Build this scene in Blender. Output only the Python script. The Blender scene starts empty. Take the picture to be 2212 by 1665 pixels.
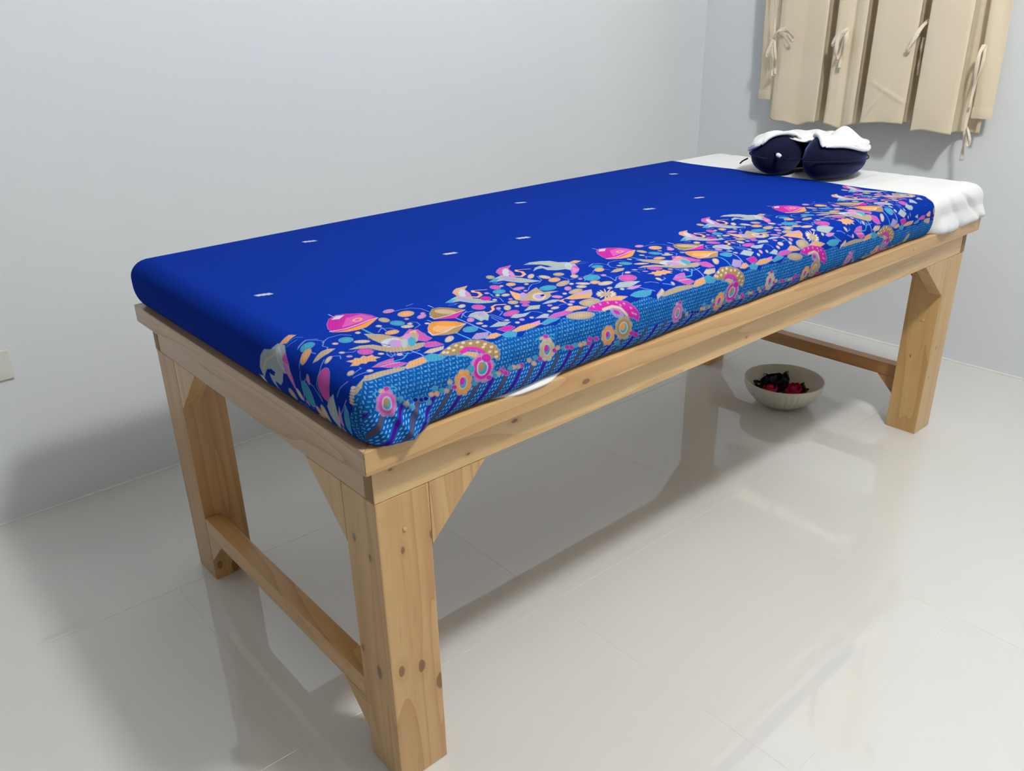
import bpy, bmesh, math, random
import numpy as np
from mathutils import Matrix, Vector
random.seed(7)
SC = bpy.context.scene
COL = SC.collection

# ---------------------------------------------------------------- camera
def cam_matrix(loc, pitch, roll, yaw):
    return (Matrix.Translation(loc) @ Matrix.Rotation(yaw, 4, 'Z')
            @ Matrix.Rotation(pitch, 4, 'X') @ Matrix.Rotation(roll, 4, 'Z'))
cd = bpy.data.cameras.new('camera')
cam = bpy.data.objects.new('camera', cd); COL.objects.link(cam)
cam.matrix_world = cam_matrix((-0.4827, -0.8646, 1.1669), 1.1561, -0.022, -0.7121)
cd.sensor_fit = 'HORIZONTAL'; cd.sensor_width = 36.0
cd.lens = 1782.93 * 36.0 / 2212.0
cd.clip_start = 0.02
SC.camera = cam

# ---------------------------------------------------------------- world, exposure
w = bpy.data.worlds.new('world'); SC.world = w; w.use_nodes = True
w.node_tree.nodes['Background'].inputs[0].default_value = (0.7, 0.75, 0.8, 1)
w.node_tree.nodes['Background'].inputs[1].default_value = 0.2
SC.view_settings.view_transform = 'Standard'
SC.view_settings.look = 'None'
SC.view_settings.gamma = 1.0
SC.view_settings.use_curve_mapping = False
SC.view_settings.exposure = 0.0
LAMP_POS = (0.83, -0.86, 2.62)
LAMP_POWER = 144.0
LAMP_SIZE = 0.22
LAMP_COL = (1.0, 0.985, 0.955)
ROOM = dict(x0=-3.3, x1=2.554, y0=-4.6, y1=1.3864, h=2.80)

# ---------------------------------------------------------------- helpers
def srgb(r, g, b):
    f = lambda c: (c/255/12.92) if c/255 <= 0.04045 else ((c/255+0.055)/1.055)**2.4
    return (f(r), f(g), f(b), 1.0)

def thing(name, label, cat, loc=(0, 0, 0), group=None):
    o = bpy.data.objects.new(name, None); COL.objects.link(o)
    o.empty_display_size = 0.1; o.location = loc
    o['label'] = label; o['category'] = cat
    if group: o['group'] = group
    return o

def link(name, me, mat, parent=None):
    o = bpy.data.objects.new(name, me); COL.objects.link(o)
    if mat and not me.materials: me.materials.append(mat)
    if parent is not None:
        p = parent; off = Vector((0, 0, 0))
        while p is not None:
            off += p.location; p = p.parent
        o.parent = parent; o.location = -off
    return o

def pymesh(name, verts, faces, smooth=False):
    me = bpy.data.meshes.new(name)
    me.from_pydata([tuple(map(float, v)) for v in verts], [], [tuple(map(int, f)) for f in faces])
    me.update()
    if smooth:
        me.polygons.foreach_set('use_smooth', [True]*len(me.polygons))
    return me

def bm_mesh(name, bm, smooth=False):
    bmesh.ops.recalc_face_normals(bm, faces=bm.faces[:])
    me = bpy.data.meshes.new(name); bm.to_mesh(me); bm.free()
    if smooth:
        me.polygons.foreach_set('use_smooth', [True]*len(me.polygons))
    return me

def bm_box(bm, lo, hi):
    vs = [bm.verts.new((x, y, z)) for x in (lo[0], hi[0]) for y in (lo[1], hi[1]) for z in (lo[2], hi[2])]
    for f in ((0,1,3,2),(4,6,7,5),(0,4,5,1),(2,3,7,6),(0,2,6,4),(1,5,7,3)):
        bm.faces.new([vs[i] for i in f])

def bevel(bm, w, seg=2):
    bmesh.ops.bevel(bm, geom=bm.edges[:], offset=w, segments=seg, profile=0.6, affect='EDGES', clamp_overlap=True)

def board(name, lo, hi, mat, parent, bv=0.0015):
    bm = bmesh.new(); bm_box(bm, lo, hi)
    bmesh.ops.recalc_face_normals(bm, faces=bm.faces[:])
    if bv: bevel(bm, bv)
    return link(name, bm_mesh(name, bm), mat, parent)

def prism(name, poly, axis, a0, a1, mat, parent, bv=0.0012):
    """poly: 2D points in the plane normal to axis, extruded from a0 to a1 along axis."""
    def P(p, a):
        if axis == 0: return (a, p[0], p[1])
        if axis == 1: return (p[0], a, p[1])
        return (p[0], p[1], a)
    bm = bmesh.new()
    A = [bm.verts.new(P(p, a0)) for p in poly]; B = [bm.verts.new(P(p, a1)) for p in poly]
    bm.faces.new(A); bm.faces.new(B[::-1])
    n = len(poly)
    for i in range(n):
        bm.faces.new((A[i], A[(i+1) % n], B[(i+1) % n], B[i]))
    bmesh.ops.recalc_face_normals(bm, faces=bm.faces[:])
    if bv: bevel(bm, bv)
    return link(name, bm_mesh(name, bm), mat, parent)

def grid_mesh(name, P, smooth=True, close_u=False, close_v=False, flip=False):
    """P: array (nu, nv, 3)"""
    nu, nv = P.shape[:2]
    idx = np.arange(nu*nv).reshape(nu, nv)
    iu = np.r_[np.arange(nu), 0] if close_u else np.arange(nu)
    iv = np.r_[np.arange(nv), 0] if close_v else np.arange(nv)
    G = idx[np.ix_(iu, iv)]
    q = np.stack([G[:-1, :-1], G[1:, :-1], G[1:, 1:], G[:-1, 1:]], -1).reshape(-1, 4)
    if flip: q = q[:, ::-1]
    me = bpy.data.meshes.new(name)
    me.vertices.add(nu*nv); me.vertices.foreach_set('co', P.reshape(-1, 3).astype(np.float32).ravel())
    me.loops.add(q.size); me.loops.foreach_set('vertex_index', q.astype(np.int32).ravel())
    me.polygons.add(len(q)); me.polygons.foreach_set('loop_start', (np.arange(len(q))*4).astype(np.int32))
    me.polygons.foreach_set('loop_total', np.full(len(q), 4, np.int32))
    me.polygons.foreach_set('use_smooth', np.full(len(q), smooth, bool))
    me.update(calc_edges=True); me.validate()
    return me

def tube_grid(path, rad, nseg=10, flat=None):
    """sweep an ellipse along a path (n,3); rad scalar or (n,2)."""
    path = np.asarray(path, float); n = len(path)
    T = np.gradient(path, axis=0); T /= np.linalg.norm(T, axis=1)[:, None] + 1e-12
    up = np.array([0, 0, 1.0]) if flat is None else np.asarray(flat, float)
    rad = np.broadcast_to(np.asarray(rad, float), (n, 2)) if np.ndim(rad) != 1 else np.repeat(np.asarray(rad, float)[:, None], 2, 1)
    out = np.zeros((n, nseg, 3))
    for i in range(n):
        s = np.cross(T[i], up); ln = np.linalg.norm(s)
        s = s/ln if ln > 1e-6 else np.array([1.0, 0, 0])
        u = np.cross(s, T[i])
        a = np.linspace(0, 2*np.pi, nseg, endpoint=False)
        out[i] = path[i] + np.outer(np.cos(a)*rad[i, 0], s) + np.outer(np.sin(a)*rad[i, 1], u)
    return out

def spline(pts, n=40):
    """Catmull-Rom through points"""
    P = np.asarray(pts, float); P = np.vstack([2*P[0]-P[1], P, 2*P[-1]-P[-2]])
    m = len(P)-3; out = []
    for t in np.linspace(0, m-1e-9, n):
        i = int(t); f = t-i; a, b, c, d = P[i:i+4]
        out.append(0.5*((2*b)+(-a+c)*f+(2*a-5*b+4*c-d)*f*f+(-a+3*b-3*c+d)*f**3))
    return np.array(out)

# ---------------------------------------------------------------- materials
class NT:
    def __init__(s, name):
        s.m = bpy.data.materials.new(name); s.m.use_nodes = True
        s.t = s.m.node_tree; s.b = s.t.nodes['Principled BSDF']
    def n(s, typ, **kw):
        x = s.t.nodes.new('ShaderNode'+typ)
        for k, v in kw.items(): setattr(x, k, v)
        return x
    def l(s, a, b): s.t.links.new(a, b)
    def math(s, op, a, b=None, c=None, clamp=False):
        x = s.n('Math', operation=op); x.use_clamp = clamp
        for i, v in enumerate((a, b, c)):
            if v is None: continue
            if isinstance(v, (int, float)): x.inputs[i].default_value = v
            else: s.l(v, x.inputs[i])
        return x.outputs[0]
    def mix(s, f, a, b, blend='MIX'):
        x = s.n('Mix', data_type='RGBA', blend_type=blend)
        for sock, v in ((x.inputs[0], f), (x.inputs[6], a), (x.inputs[7], b)):
            if isinstance(v, (int, float)): sock.default_value = v
            elif isinstance(v, tuple): sock.default_value = v
            else: s.l(v, sock)
        return x.outputs[2]
    def ramp(s, fac, stops):
        x = s.n('ValToRGB'); r = x.color_ramp
        while len(r.elements) < len(stops): r.elements.new(0.5)
        for e, (p, c) in zip(r.elements, stops): e.position = p; e.color = c
        s.l(fac, x.inputs[0]); return x.outputs[0]
    def mapped(s, scale, coord='Object', rnd=True):
        tc = s.n('TexCoord'); v = tc.outputs[coord]
        if rnd:
            oi = s.n('ObjectInfo'); cx = s.n('CombineXYZ')
            a = s.math('MULTIPLY', oi.outputs['Random'], 13.7)
            s.l(a, cx.inputs[0]); s.l(a, cx.inputs[1]); s.l(s.math('MULTIPLY', oi.outputs['Random'], 7.3), cx.inputs[2])
            ad = s.n('VectorMath', operation='ADD'); s.l(v, ad.inputs[0]); s.l(cx.outputs[0], ad.inputs[1]); v = ad.outputs[0]
        mp = s.n('Mapping'); mp.inputs['Scale'].default_value = scale
        s.l(v, mp.inputs['Vector']); return mp.outputs[0], v
    def noise(s, vec, scale, detail=4, rough=0.5, dist=0.0):
        x = s.n('TexNoise'); s.l(vec, x.inputs['Vector'])
        x.inputs['Scale'].default_value = scale; x.inputs['Detail'].default_value = detail
        x.inputs['Roughness'].default_value = rough; x.inputs['Distortion'].default_value = dist
        return x.outputs[0]
    def bump(s, h, strength, dist):
        x = s.n('Bump'); x.inputs['Strength'].default_value = strength; x.inputs['Distance'].default_value = dist
        s.l(h, x.inputs['Height']); s.l(x.outputs[0], s.b.inputs['Normal'])
    def set(s, **kw):
        for k, v in kw.items():
            sock = s.b.inputs[k.replace('_', ' ')]
            if hasattr(v, 'is_output') or hasattr(v, 'links'): s.l(v, sock)
            else: sock.default_value = v
        return s.m

def plain(name, col, rough=0.6, spec=0.5, noise_amt=0.06, nscale=40, bump=0.0, **kw):
    k = NT(name); v, _ = k.mapped((1, 1, 1))
    nz = k.noise(v, nscale, 3)
    dark = tuple(c*(1-noise_amt) for c in col[:3])+(1,); lite = tuple(min(1, c*(1+noise_amt)) for c in col[:3])+(1,)
    k.set(Base_Color=k.mix(nz, dark, lite), Roughness=rough)
    k.b.inputs['Specular IOR Level'].default_value = spec
    if bump: k.bump(nz, bump, 0.001)
    return k.set(**kw)

def wood(name, axis, light=(0.66, 0.43, 0.19, 1), dark=(0.41, 0.215, 0.072, 1), knots=(), rough=0.33):
    """pine: grain runs along axis (0,1,2); knots: [(x,y,z,radius)] in object space"""
    k = NT(name)
    sc = [34, 34, 34]; sc[axis] = 1.3
    v, raw = k.mapped(tuple(sc))
    g = k.noise(v, 1.0, 5, 0.62, 0.5)
    sc2 = [9, 9, 9]; sc2[axis] = 0.55
    v2, _ = k.mapped(tuple(sc2))
    g2 = k.noise(v2, 1.0, 2, 0.5, 0.3)
    rings = k.math('FRACT', k.math('MULTIPLY', g2, 9.0))
    rings = k.math('POWER', rings, 3.0)
    lines = k.math('MULTIPLY', rings, 0.70)
    fac = k.math('ADD', k.math('MULTIPLY', k.math('SUBTRACT', g, 0.36), 1.4), lines, clamp=True)
    colr = k.mix(fac, light, dark)
    big = k.noise(raw, 2.6, 2)
    colr = k.mix(k.math('MULTIPLY', big, 0.45), colr, (0.60, 0.33, 0.13, 1))
    # fine pores
    sc3 = [260, 260, 260]; sc3[axis] = 10
    v3, _ = k.mapped(tuple(sc3)); pores = k.noise(v3, 1.0, 2)
    colr = k.mix(k.math('MULTIPLY', k.math('GREATER_THAN', pores, 0.66), 0.18), colr, (0.30, 0.16, 0.06, 1))
    tc = k.n('TexCoord')
    for (x, y, z, r) in knots:
        sub = k.n('VectorMath', operation='SUBTRACT'); k.l(tc.outputs['Object'], sub.inputs[0]); sub.inputs[1].default_value = (x, y, z)
        mu = k.n('VectorMath', operation='MULTIPLY'); k.l(sub.outputs[0], mu.inputs[0])
        s = [1, 1, 1]; s[axis] = 0.52; mu.inputs[1].default_value = s
        ln = k.n('VectorMath', operation='LENGTH'); k.l(mu.outputs[0], ln.inputs[0])
        rr = r*0.60
        d = k.math('DIVIDE', k.math('ADD', ln.outputs['Value'], k.math('MULTIPLY', k.math('SUBTRACT', g, 0.5), rr*1.3)), rr)
        core = k.math('SUBTRACT', 1.0, k.math('SMOOTH_MIN', k.math('POWER', d, 5.0), 1.0, 0.1), clamp=True)
        halo = k.math('SUBTRACT', 1.0, k.math('MULTIPLY', d, 0.30), clamp=True)
        ring = k.math('SUBTRACT', 1.0, k.math('MULTIPLY', k.math('ABSOLUTE', k.math('SUBTRACT', d, 0.80)), 4.0), clamp=True)
        colr = k.mix(k.math('MULTIPLY', halo, 0.5), colr, (0.42, 0.21, 0.08, 1))
        colr = k.mix(k.math('MULTIPLY', core, 0.82), colr, (0.175, 0.068, 0.025, 1))
        colr = k.mix(k.math('MULTIPLY', ring, 0.35), colr, (0.085, 0.030, 0.012, 1))
    k.set(Base_Color=colr, Roughness=rough)
    k.b.inputs['Coat Weight'].default_value = 0.25; k.b.inputs['Coat Roughness'].default_value = 0.2
    k.bump(g, 0.12, 0.001)
    return k.m

# ================================================================ ROOM
def wall_mat():
    k = NT('wall_paint'); v, raw = k.mapped((1, 1, 1), rnd=False)
    fine = k.noise(raw, 260, 3, 0.7); big = k.noise(raw, 1.7, 2)
    sx, _ = k.mapped((900, 900, 60), rnd=False); weave = k.noise(sx, 1, 2)
    c = k.mix(big, (0.715, 0.757, 0.795, 1), (0.745, 0.782, 0.812, 1))
    k.set(Base_Color=c, Roughness=0.75)
    k.b.inputs['Specular IOR Level'].default_value = 0.25
    k.bump(k.math('ADD', k.math('MULTIPLY', fine, 0.6), k.math('MULTIPLY', weave, 0.5)), 0.12, 0.0008)
    return k.m
M_WALL = wall_mat()
M_CEIL = plain('ceiling_paint', (0.70, 0.70, 0.68, 1), 0.85, 0.2)

def tile_mat():
    k = NT('floor_tile_glaze'); v, raw = k.mapped((1, 1, 1))
    n1 = k.noise(raw, 3.0, 4, 0.55, 0.4); n2 = k.noise(raw, 60, 2)
    c = k.mix(n1, (0.665, 0.668, 0.645, 1), (0.695, 0.698, 0.678, 1))
    k.set(Base_Color=c, Roughness=k.math('ADD', 0.02, k.math('MULTIPLY', n2, 0.012)))
    k.b.inputs['IOR'].default_value = 1.95
    return k.m
M_TILE = tile_mat()
M_GROUT = plain('grout', (0.70, 0.69, 0.665, 1), 0.35, 0.5)
M_CAULK = plain('white_caulk', (0.86, 0.86, 0.84, 1), 0.4, 0.4)

M_WALL2 = plain('low_bounce_wall_grey', (0.50, 0.50, 0.49, 1), 0.8, 0.2)  # grey chosen for the unseen walls to cut bounced fill light
def structure(name, lo, hi, mat):
    bm = bmesh.new(); bm_box(bm, lo, hi)
    o = link(name, bm_mesh(name, bm), mat); o['kind'] = 'structure'
    return o
R_ = ROOM
wall_left = structure('wall_left', (R_['x0']-.12, R_['y1'], -.05), (R_['x1']+.12, R_['y1']+.12, R_['h']), M_WALL)
wall_left['label'] = 'long pale blue-grey wall behind the massage table'
wall_back = structure('wall_back', (R_['x1'], R_['y0'], -.05), (R_['x1']+.12, R_['y1'], R_['h']), M_WALL)
wall_back['label'] = 'pale grey wall at the far end with the beige curtain'
structure('wall_right', (R_['x0']-.12, R_['y0']-.12, -.05), (R_['x1']+.12, R_['y0'], R_['h']), M_WALL2)['label'] = 'unseen wall behind the photographer, greyed to cut bounced light'
structure('wall_front', (R_['x0']-.12, R_['y0'], -.05), (R_['x0'], R_['y1'], R_['h']), M_WALL2)['label'] = 'unseen wall at the near end of the room, greyed to cut bounced light'
structure('ceiling', (R_['x0']-.12, R_['y0']-.12, R_['h']), (R_['x1']+.12, R_['y1']+.12, R_['h']+.1), M_CEIL)['label'] = 'flat white ceiling'
floor = structure('floor', (R_['x0'], R_['y0'], -.05), (R_['x1'], R_['y1'], -.0004), M_GROUT)
floor['label'] = 'glossy pale grey tiled floor'

def clip(poly, ax, lim, keep_less):
    out = []
    for i in range(len(poly)):
        a, b = poly[i], poly[(i+1) % len(poly)]
        ia = (a[ax] <= lim) == keep_less; ib = (b[ax] <= lim) == keep_less
        if ia: out.append(a)
        if ia != ib:
            t = (lim-a[ax])/(b[ax]-a[ax]); out.append((a[0]+t*(b[0]-a[0]), a[1]+t*(b[1]-a[1])))
    return out
TW, TG, TA = 0.601, 0.0008, math.radians(-1.1)
ca_, sa_ = math.cos(TA), math.sin(TA)
for i in range(-8, 6):
    for j in range(-9, 4):
        cx, cy = 0.534, 0.196           # a grout crossing
        sq = []
        for (u, v) in ((0, 0), (1, 0), (1, 1), (0, 1)):
            a = (i+u)*TW + (TG/2 if u == 0 else -TG/2); b = (j+v)*TW + (TG/2 if v == 0 else -TG/2)
            sq.append((cx+a*ca_-b*sa_, cy+a*sa_+b*ca_))
        e = 0.002
        for ax, lim, kl in ((0, R_['x1']-e, True), (0, R_['x0']+e, False), (1, R_['y1']-e, True), (1, R_['y0']+e, False)):
            if sq: sq = clip(sq, ax, lim, kl)
        if len(sq) < 3: continue
        xs = [p[0] for p in sq]; ys = [p[1] for p in sq]
        if (max(xs)-min(xs)) < .012 or (max(ys)-min(ys)) < .012: continue
        n = len(sq); q = 0.0003
        mx, my = sum(xs)/n, sum(ys)/n
        ins = [(x+(q if x < mx else -q), y+(q if y < my else -q)) for x, y in sq]
        V = [(x, y, -0.0006) for x, y in sq]+[(x, y, -0.0002) for x, y in sq]+[(x, y, 0.0) for x, y in ins]
        F = [tuple(range(2*n, 3*n))]
        for r in range(2):
            for m in range(n):
                F.append((r*n+m, r*n+(m+1) % n, (r+1)*n+(m+1) % n, (r+1)*n+m))
        link('tile', pymesh('tile', V, F), M_TILE, floor)
t1 = structure('trim_1', (R_['x0'], R_['y1']-.0035, 0.0003), (R_['x1'], R_['y1'], .005), M_CAULK)
t1['label'] = 'thin white bead along the foot of the long wall'
t2 = structure('trim_2', (R_['x1']-.005, R_['y0'], 0.0003), (R_['x1'], R_['y1']-.0035, .006), M_CAULK)
t2['label'] = 'thin white bead along the foot of the curtain wall'

# ================================================================ CEILING LAMP (above the frame, lights the room)
def ceiling_lamp():
    x, y, z = LAMP_POS
    t = thing('ceiling_light', 'round white ceiling lamp above the massage table', 'lamp', (x, y, R_['h']))
    def lathe(prof, seg=48):
        a = np.linspace(0, 2*np.pi, seg, endpoint=False)
        return np.array([[(x+r*np.cos(b), y+r*np.sin(b), zz) for b in a] for r, zz in prof])
    zc = R_['h']
    housing = grid_mesh('housing', lathe([(0.001, zc-.0005), (.075, zc-.0005), (.078, zc-.02), (.060, zc-.045), (.050, zc-.062)]), close_v=True)
    link('housing', housing, plain('lamp_housing', (0.85, 0.85, 0.85, 1), 0.4), t)
    # opal glass globe: the light source sits inside it and is its size
    k = NT('opal_glass'); k.b.inputs['Base Color'].default_value = (.9, .9, .9, 1)
    k.b.inputs['Emission Color'].default_value = LAMP_COL+(1,); k.b.inputs['Emission Strength'].default_value = LAMP_POWER/(4*math.pi**2*(LAMP_SIZE/2)**2)
    u = np.linspace(.02, np.pi-.02, 20)
    glb = grid_mesh('globe', lathe([(LAMP_SIZE/2*math.sin(a), z+LAMP_SIZE/2*math.cos(a)) for a in u], 40), close_v=True)
    link('globe', glb, k.m, t)
ceiling_lamp()

# ================================================================ MASSAGE TABLE
L, W, H = 2.0, 0.8918, 0.6458
RH, OV, LX, LY, AH = 0.0373, 0.0204, 0.0934, 0.0936, 0.0610
ZB = H-RH; ZA = ZB-AH
NEARKN = [(0.039, OV, .234, .009), (0.077, OV, .222, .010), (0.110, OV, .170, .015), (0.060, OV, .452, .006),
          (0.113, OV, .457, .008), (OV, .058, .218, .012), (OV, .104, .238, .007), (OV, .091, .459, .008), (OV, .049, .443, .006)]
WX = wood('pine_along_length', 0)
WXR = wood('pine_rim_front', 0, light=(0.62, 0.40, 0.18, 1), dark=(0.44, 0.245, 0.095, 1), knots=[(0.425, 0.0, .622, .008)])
WXA = wood('pine_apron_front', 0, light=(0.76, 0.555, 0.28, 1), dark=(0.56, 0.345, 0.135, 1),
           knots=[(0.051, OV, .593, .003), (0.190, OV, .566, .003), (.285, OV, .590, .005), (.92, OV, .565, .003)])
WY = wood('pine_across', 1, light=(0.54, 0.40, 0.27, 1), dark=(0.31, 0.195, 0.125, 1))  # greyed: part weathered tone, part end-face shade put into the colour
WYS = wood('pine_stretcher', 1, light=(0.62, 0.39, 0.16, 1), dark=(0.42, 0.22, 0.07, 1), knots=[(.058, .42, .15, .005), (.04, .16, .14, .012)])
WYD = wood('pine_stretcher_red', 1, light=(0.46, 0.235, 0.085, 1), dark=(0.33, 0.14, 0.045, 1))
WZN = wood('pine_leg_knotty', 2, light=(0.63, 0.405, 0.18, 1), dark=(0.44, 0.24, 0.085, 1), knots=NEARKN)
WZL = wood('pine_leg_reddish_shaded', 2, light=(0.52, 0.30, 0.11, 1), dark=(0.33, 0.15, 0.045, 1), knots=[(.034, .7778, .036, .010), (.068, .7778, .018, .016)])  # reddish pine, with shadow-side darkness put into its colour
WZF = wood('pine_leg_pale', 2, light=(0.63, 0.42, 0.175, 1), dark=(0.45, 0.265, 0.09, 1), knots=[(1.886, .075, .24, .003), (1.92, OV, .27, .004), (1.91, OV, .18, .004)])
WG = wood('pine_brace', 2, light=(0.63, 0.43, 0.20, 1), dark=(0.44, 0.25, 0.095, 1))
WEND = plain('pine_end_grain', (0.30, 0.165, 0.06, 1), 0.5, 0.4, 0.25, 220)
WPLY = plain('plywood', (0.45, 0.29, 0.14, 1), 0.6, 0.3, 0.2, 30)

table = thing('massage_table', 'heavy varnished pine massage table on four square legs with diagonal braces', 'table', (L/2, W/2, 0))
# rim boards: mitred at the corners
def rim(poly, mat): return prism('rim_board', poly, 2, ZB, H, mat, table, 0.0018)
RW = 0.045
rim([(0, 0), (L, 0), (L-RW, RW), (RW, RW)], WXR)
rim([(0, W), (RW, W-RW), (L-RW, W-RW), (L, W)], WX)
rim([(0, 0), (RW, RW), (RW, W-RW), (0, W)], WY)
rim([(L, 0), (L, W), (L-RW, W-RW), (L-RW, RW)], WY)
board('table_top', (RW+.001, RW+.001, H-.018), (L-RW-.001, W-RW-.001, H-.003), WPLY, table, 0)
AT = 0.024
# long aprons run to the near end, end aprons run to the side at the far end
o = board('apron', (OV, OV, ZA), (L-OV-AT, OV+AT, ZB-.0003), WXA, table)
o = board('apron', (OV, W-OV-AT, ZA), (L-OV-AT, W-OV, ZB-.0003), WX, table)
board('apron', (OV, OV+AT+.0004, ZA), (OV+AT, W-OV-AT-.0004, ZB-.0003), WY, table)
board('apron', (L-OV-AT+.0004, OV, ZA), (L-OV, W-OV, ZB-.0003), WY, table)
for yy in (OV, W-OV-AT):
    board('end_grain', (OV-.0008, yy+.0015, ZA+.001), (OV+.0004, yy+AT-.0015, ZB-.002), WEND, table, 0)
board('end_grain', (L-OV-AT+.0015, OV-.0008, ZA+.001), (L-OV-.0015, OV+.0004, ZB-.002), WEND, table, 0)

def leg(x0, x1, y0, y1, mat, nearx, neary):
    """lower full section with the top notched behind the aprons"""
    bm = bmesh.new(); bm_box(bm, (x0, y0, 0.0), (x1, y1, ZA-.0004))
    bmesh.ops.recalc_face_normals(bm, faces=bm.faces[:]); bevel(bm, .002)
    ux0, ux1 = (x0+AT+.0008, x1) if nearx else (x0, x1-AT-.0008)
    uy0, uy1 = (y0+AT+.0008, y1) if neary else (y0, y1-AT-.0008)
    bm_box(bm, (ux0, uy0, ZA-.003), (ux1, uy1, ZB-.0006))
    return link('leg', bm_mesh('leg', bm), mat, table)
leg(OV, OV+LX, OV, OV+LY, WZN, True, True)
leg(OV, OV+LX, W-OV-LY, W-OV, WZL, True, False)
leg(L-OV-LX, L-OV, OV, OV+LY-.003, WZF, False, True)
leg(L-OV-LX, L-OV, W-OV-LY, W-OV, WZF, False, False)

GT = 0.036; GL = 0.110
e = 0.0006
def brace(poly, axis, a0, a1, mat=WG): prism('brace', poly, axis, a0, a1, mat, table, .0012)
for ylo, yhi in ((OV+.0003, OV+GT), (W-OV-GT, W-OV-.0003)):
    brace([(OV+LX+e, ZA-e), (OV+LX+GL, ZA-e), (OV+LX+GL-.004, ZA-.006), (OV+LX+e, ZA-GL)], 1, ylo, yhi)
    brace([(L-OV-LX-e, ZA-e), (L-OV-LX-GL-.03, ZA-e), (L-OV-LX-GL-.024, ZA-.006), (L-OV-LX-e, ZA-GL)], 1, ylo, yhi)
for xlo, xhi, mt in ((OV+.0003, OV+GT, WG), (L-OV-GT, L-OV-.0003, WG)):
    brace([(OV+LY+e, ZA-e), (OV+LY+GL, ZA-e), (OV+LY+GL-.004, ZA-.006), (OV+LY+e, ZA-GL)], 0, xlo, xhi, mt)
    brace([(W-OV-LY-e, ZA-e), (W-OV-LY-GL, ZA-e), (W-OV-LY-GL+.004, ZA-.006), (W-OV-LY-e, ZA-GL)], 0, xlo, xhi, mt)
SZ0, SZ1 = .125, .167
board('stretcher', (OV+.0004, OV+LY+e, SZ0), (OV+.038, W-OV-LY-e, SZ1), WYS, table, .002)
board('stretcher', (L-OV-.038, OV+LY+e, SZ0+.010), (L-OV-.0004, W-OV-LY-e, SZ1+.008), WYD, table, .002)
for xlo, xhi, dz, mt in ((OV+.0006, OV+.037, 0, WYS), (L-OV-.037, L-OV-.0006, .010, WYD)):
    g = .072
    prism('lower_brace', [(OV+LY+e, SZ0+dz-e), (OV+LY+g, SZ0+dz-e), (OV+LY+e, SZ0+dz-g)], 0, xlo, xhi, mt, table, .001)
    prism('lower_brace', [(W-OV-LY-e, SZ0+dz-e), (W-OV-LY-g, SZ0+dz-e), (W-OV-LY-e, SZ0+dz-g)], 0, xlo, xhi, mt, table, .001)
# round plugs over the screws
def plug(c, axis, r=.0055):
    n = 14; V = []; c = np.array(c, float)
    for k, (rr, h) in enumerate(((r, 0), (r, .0012), (r*.7, .0017))):
        for i in range(n):
            a = 2*np.pi*i/n; v = np.zeros(3); o1, o2 = [q for q in (0, 1, 2) if q != axis]
            v[o1] = rr*np.cos(a); v[o2] = rr*np.sin(a); v[axis] = -h; V.append(c+v)
    F = [tuple(range(2*n, 3*n))]
    for k in range(2):
        for i in range(n): F.append((k*n+i, k*n+(i+1) % n, (k+1)*n+(i+1) % n, (k+1)*n+i))
    link('wood_plug', pymesh('wood_plug', V, F, True), WG, table)
plug((1.8862, .059, .356), 0); plug((.0660, OV, .487), 1, .0035); plug((1.60, 0.0, .628), 1, .004)

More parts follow.
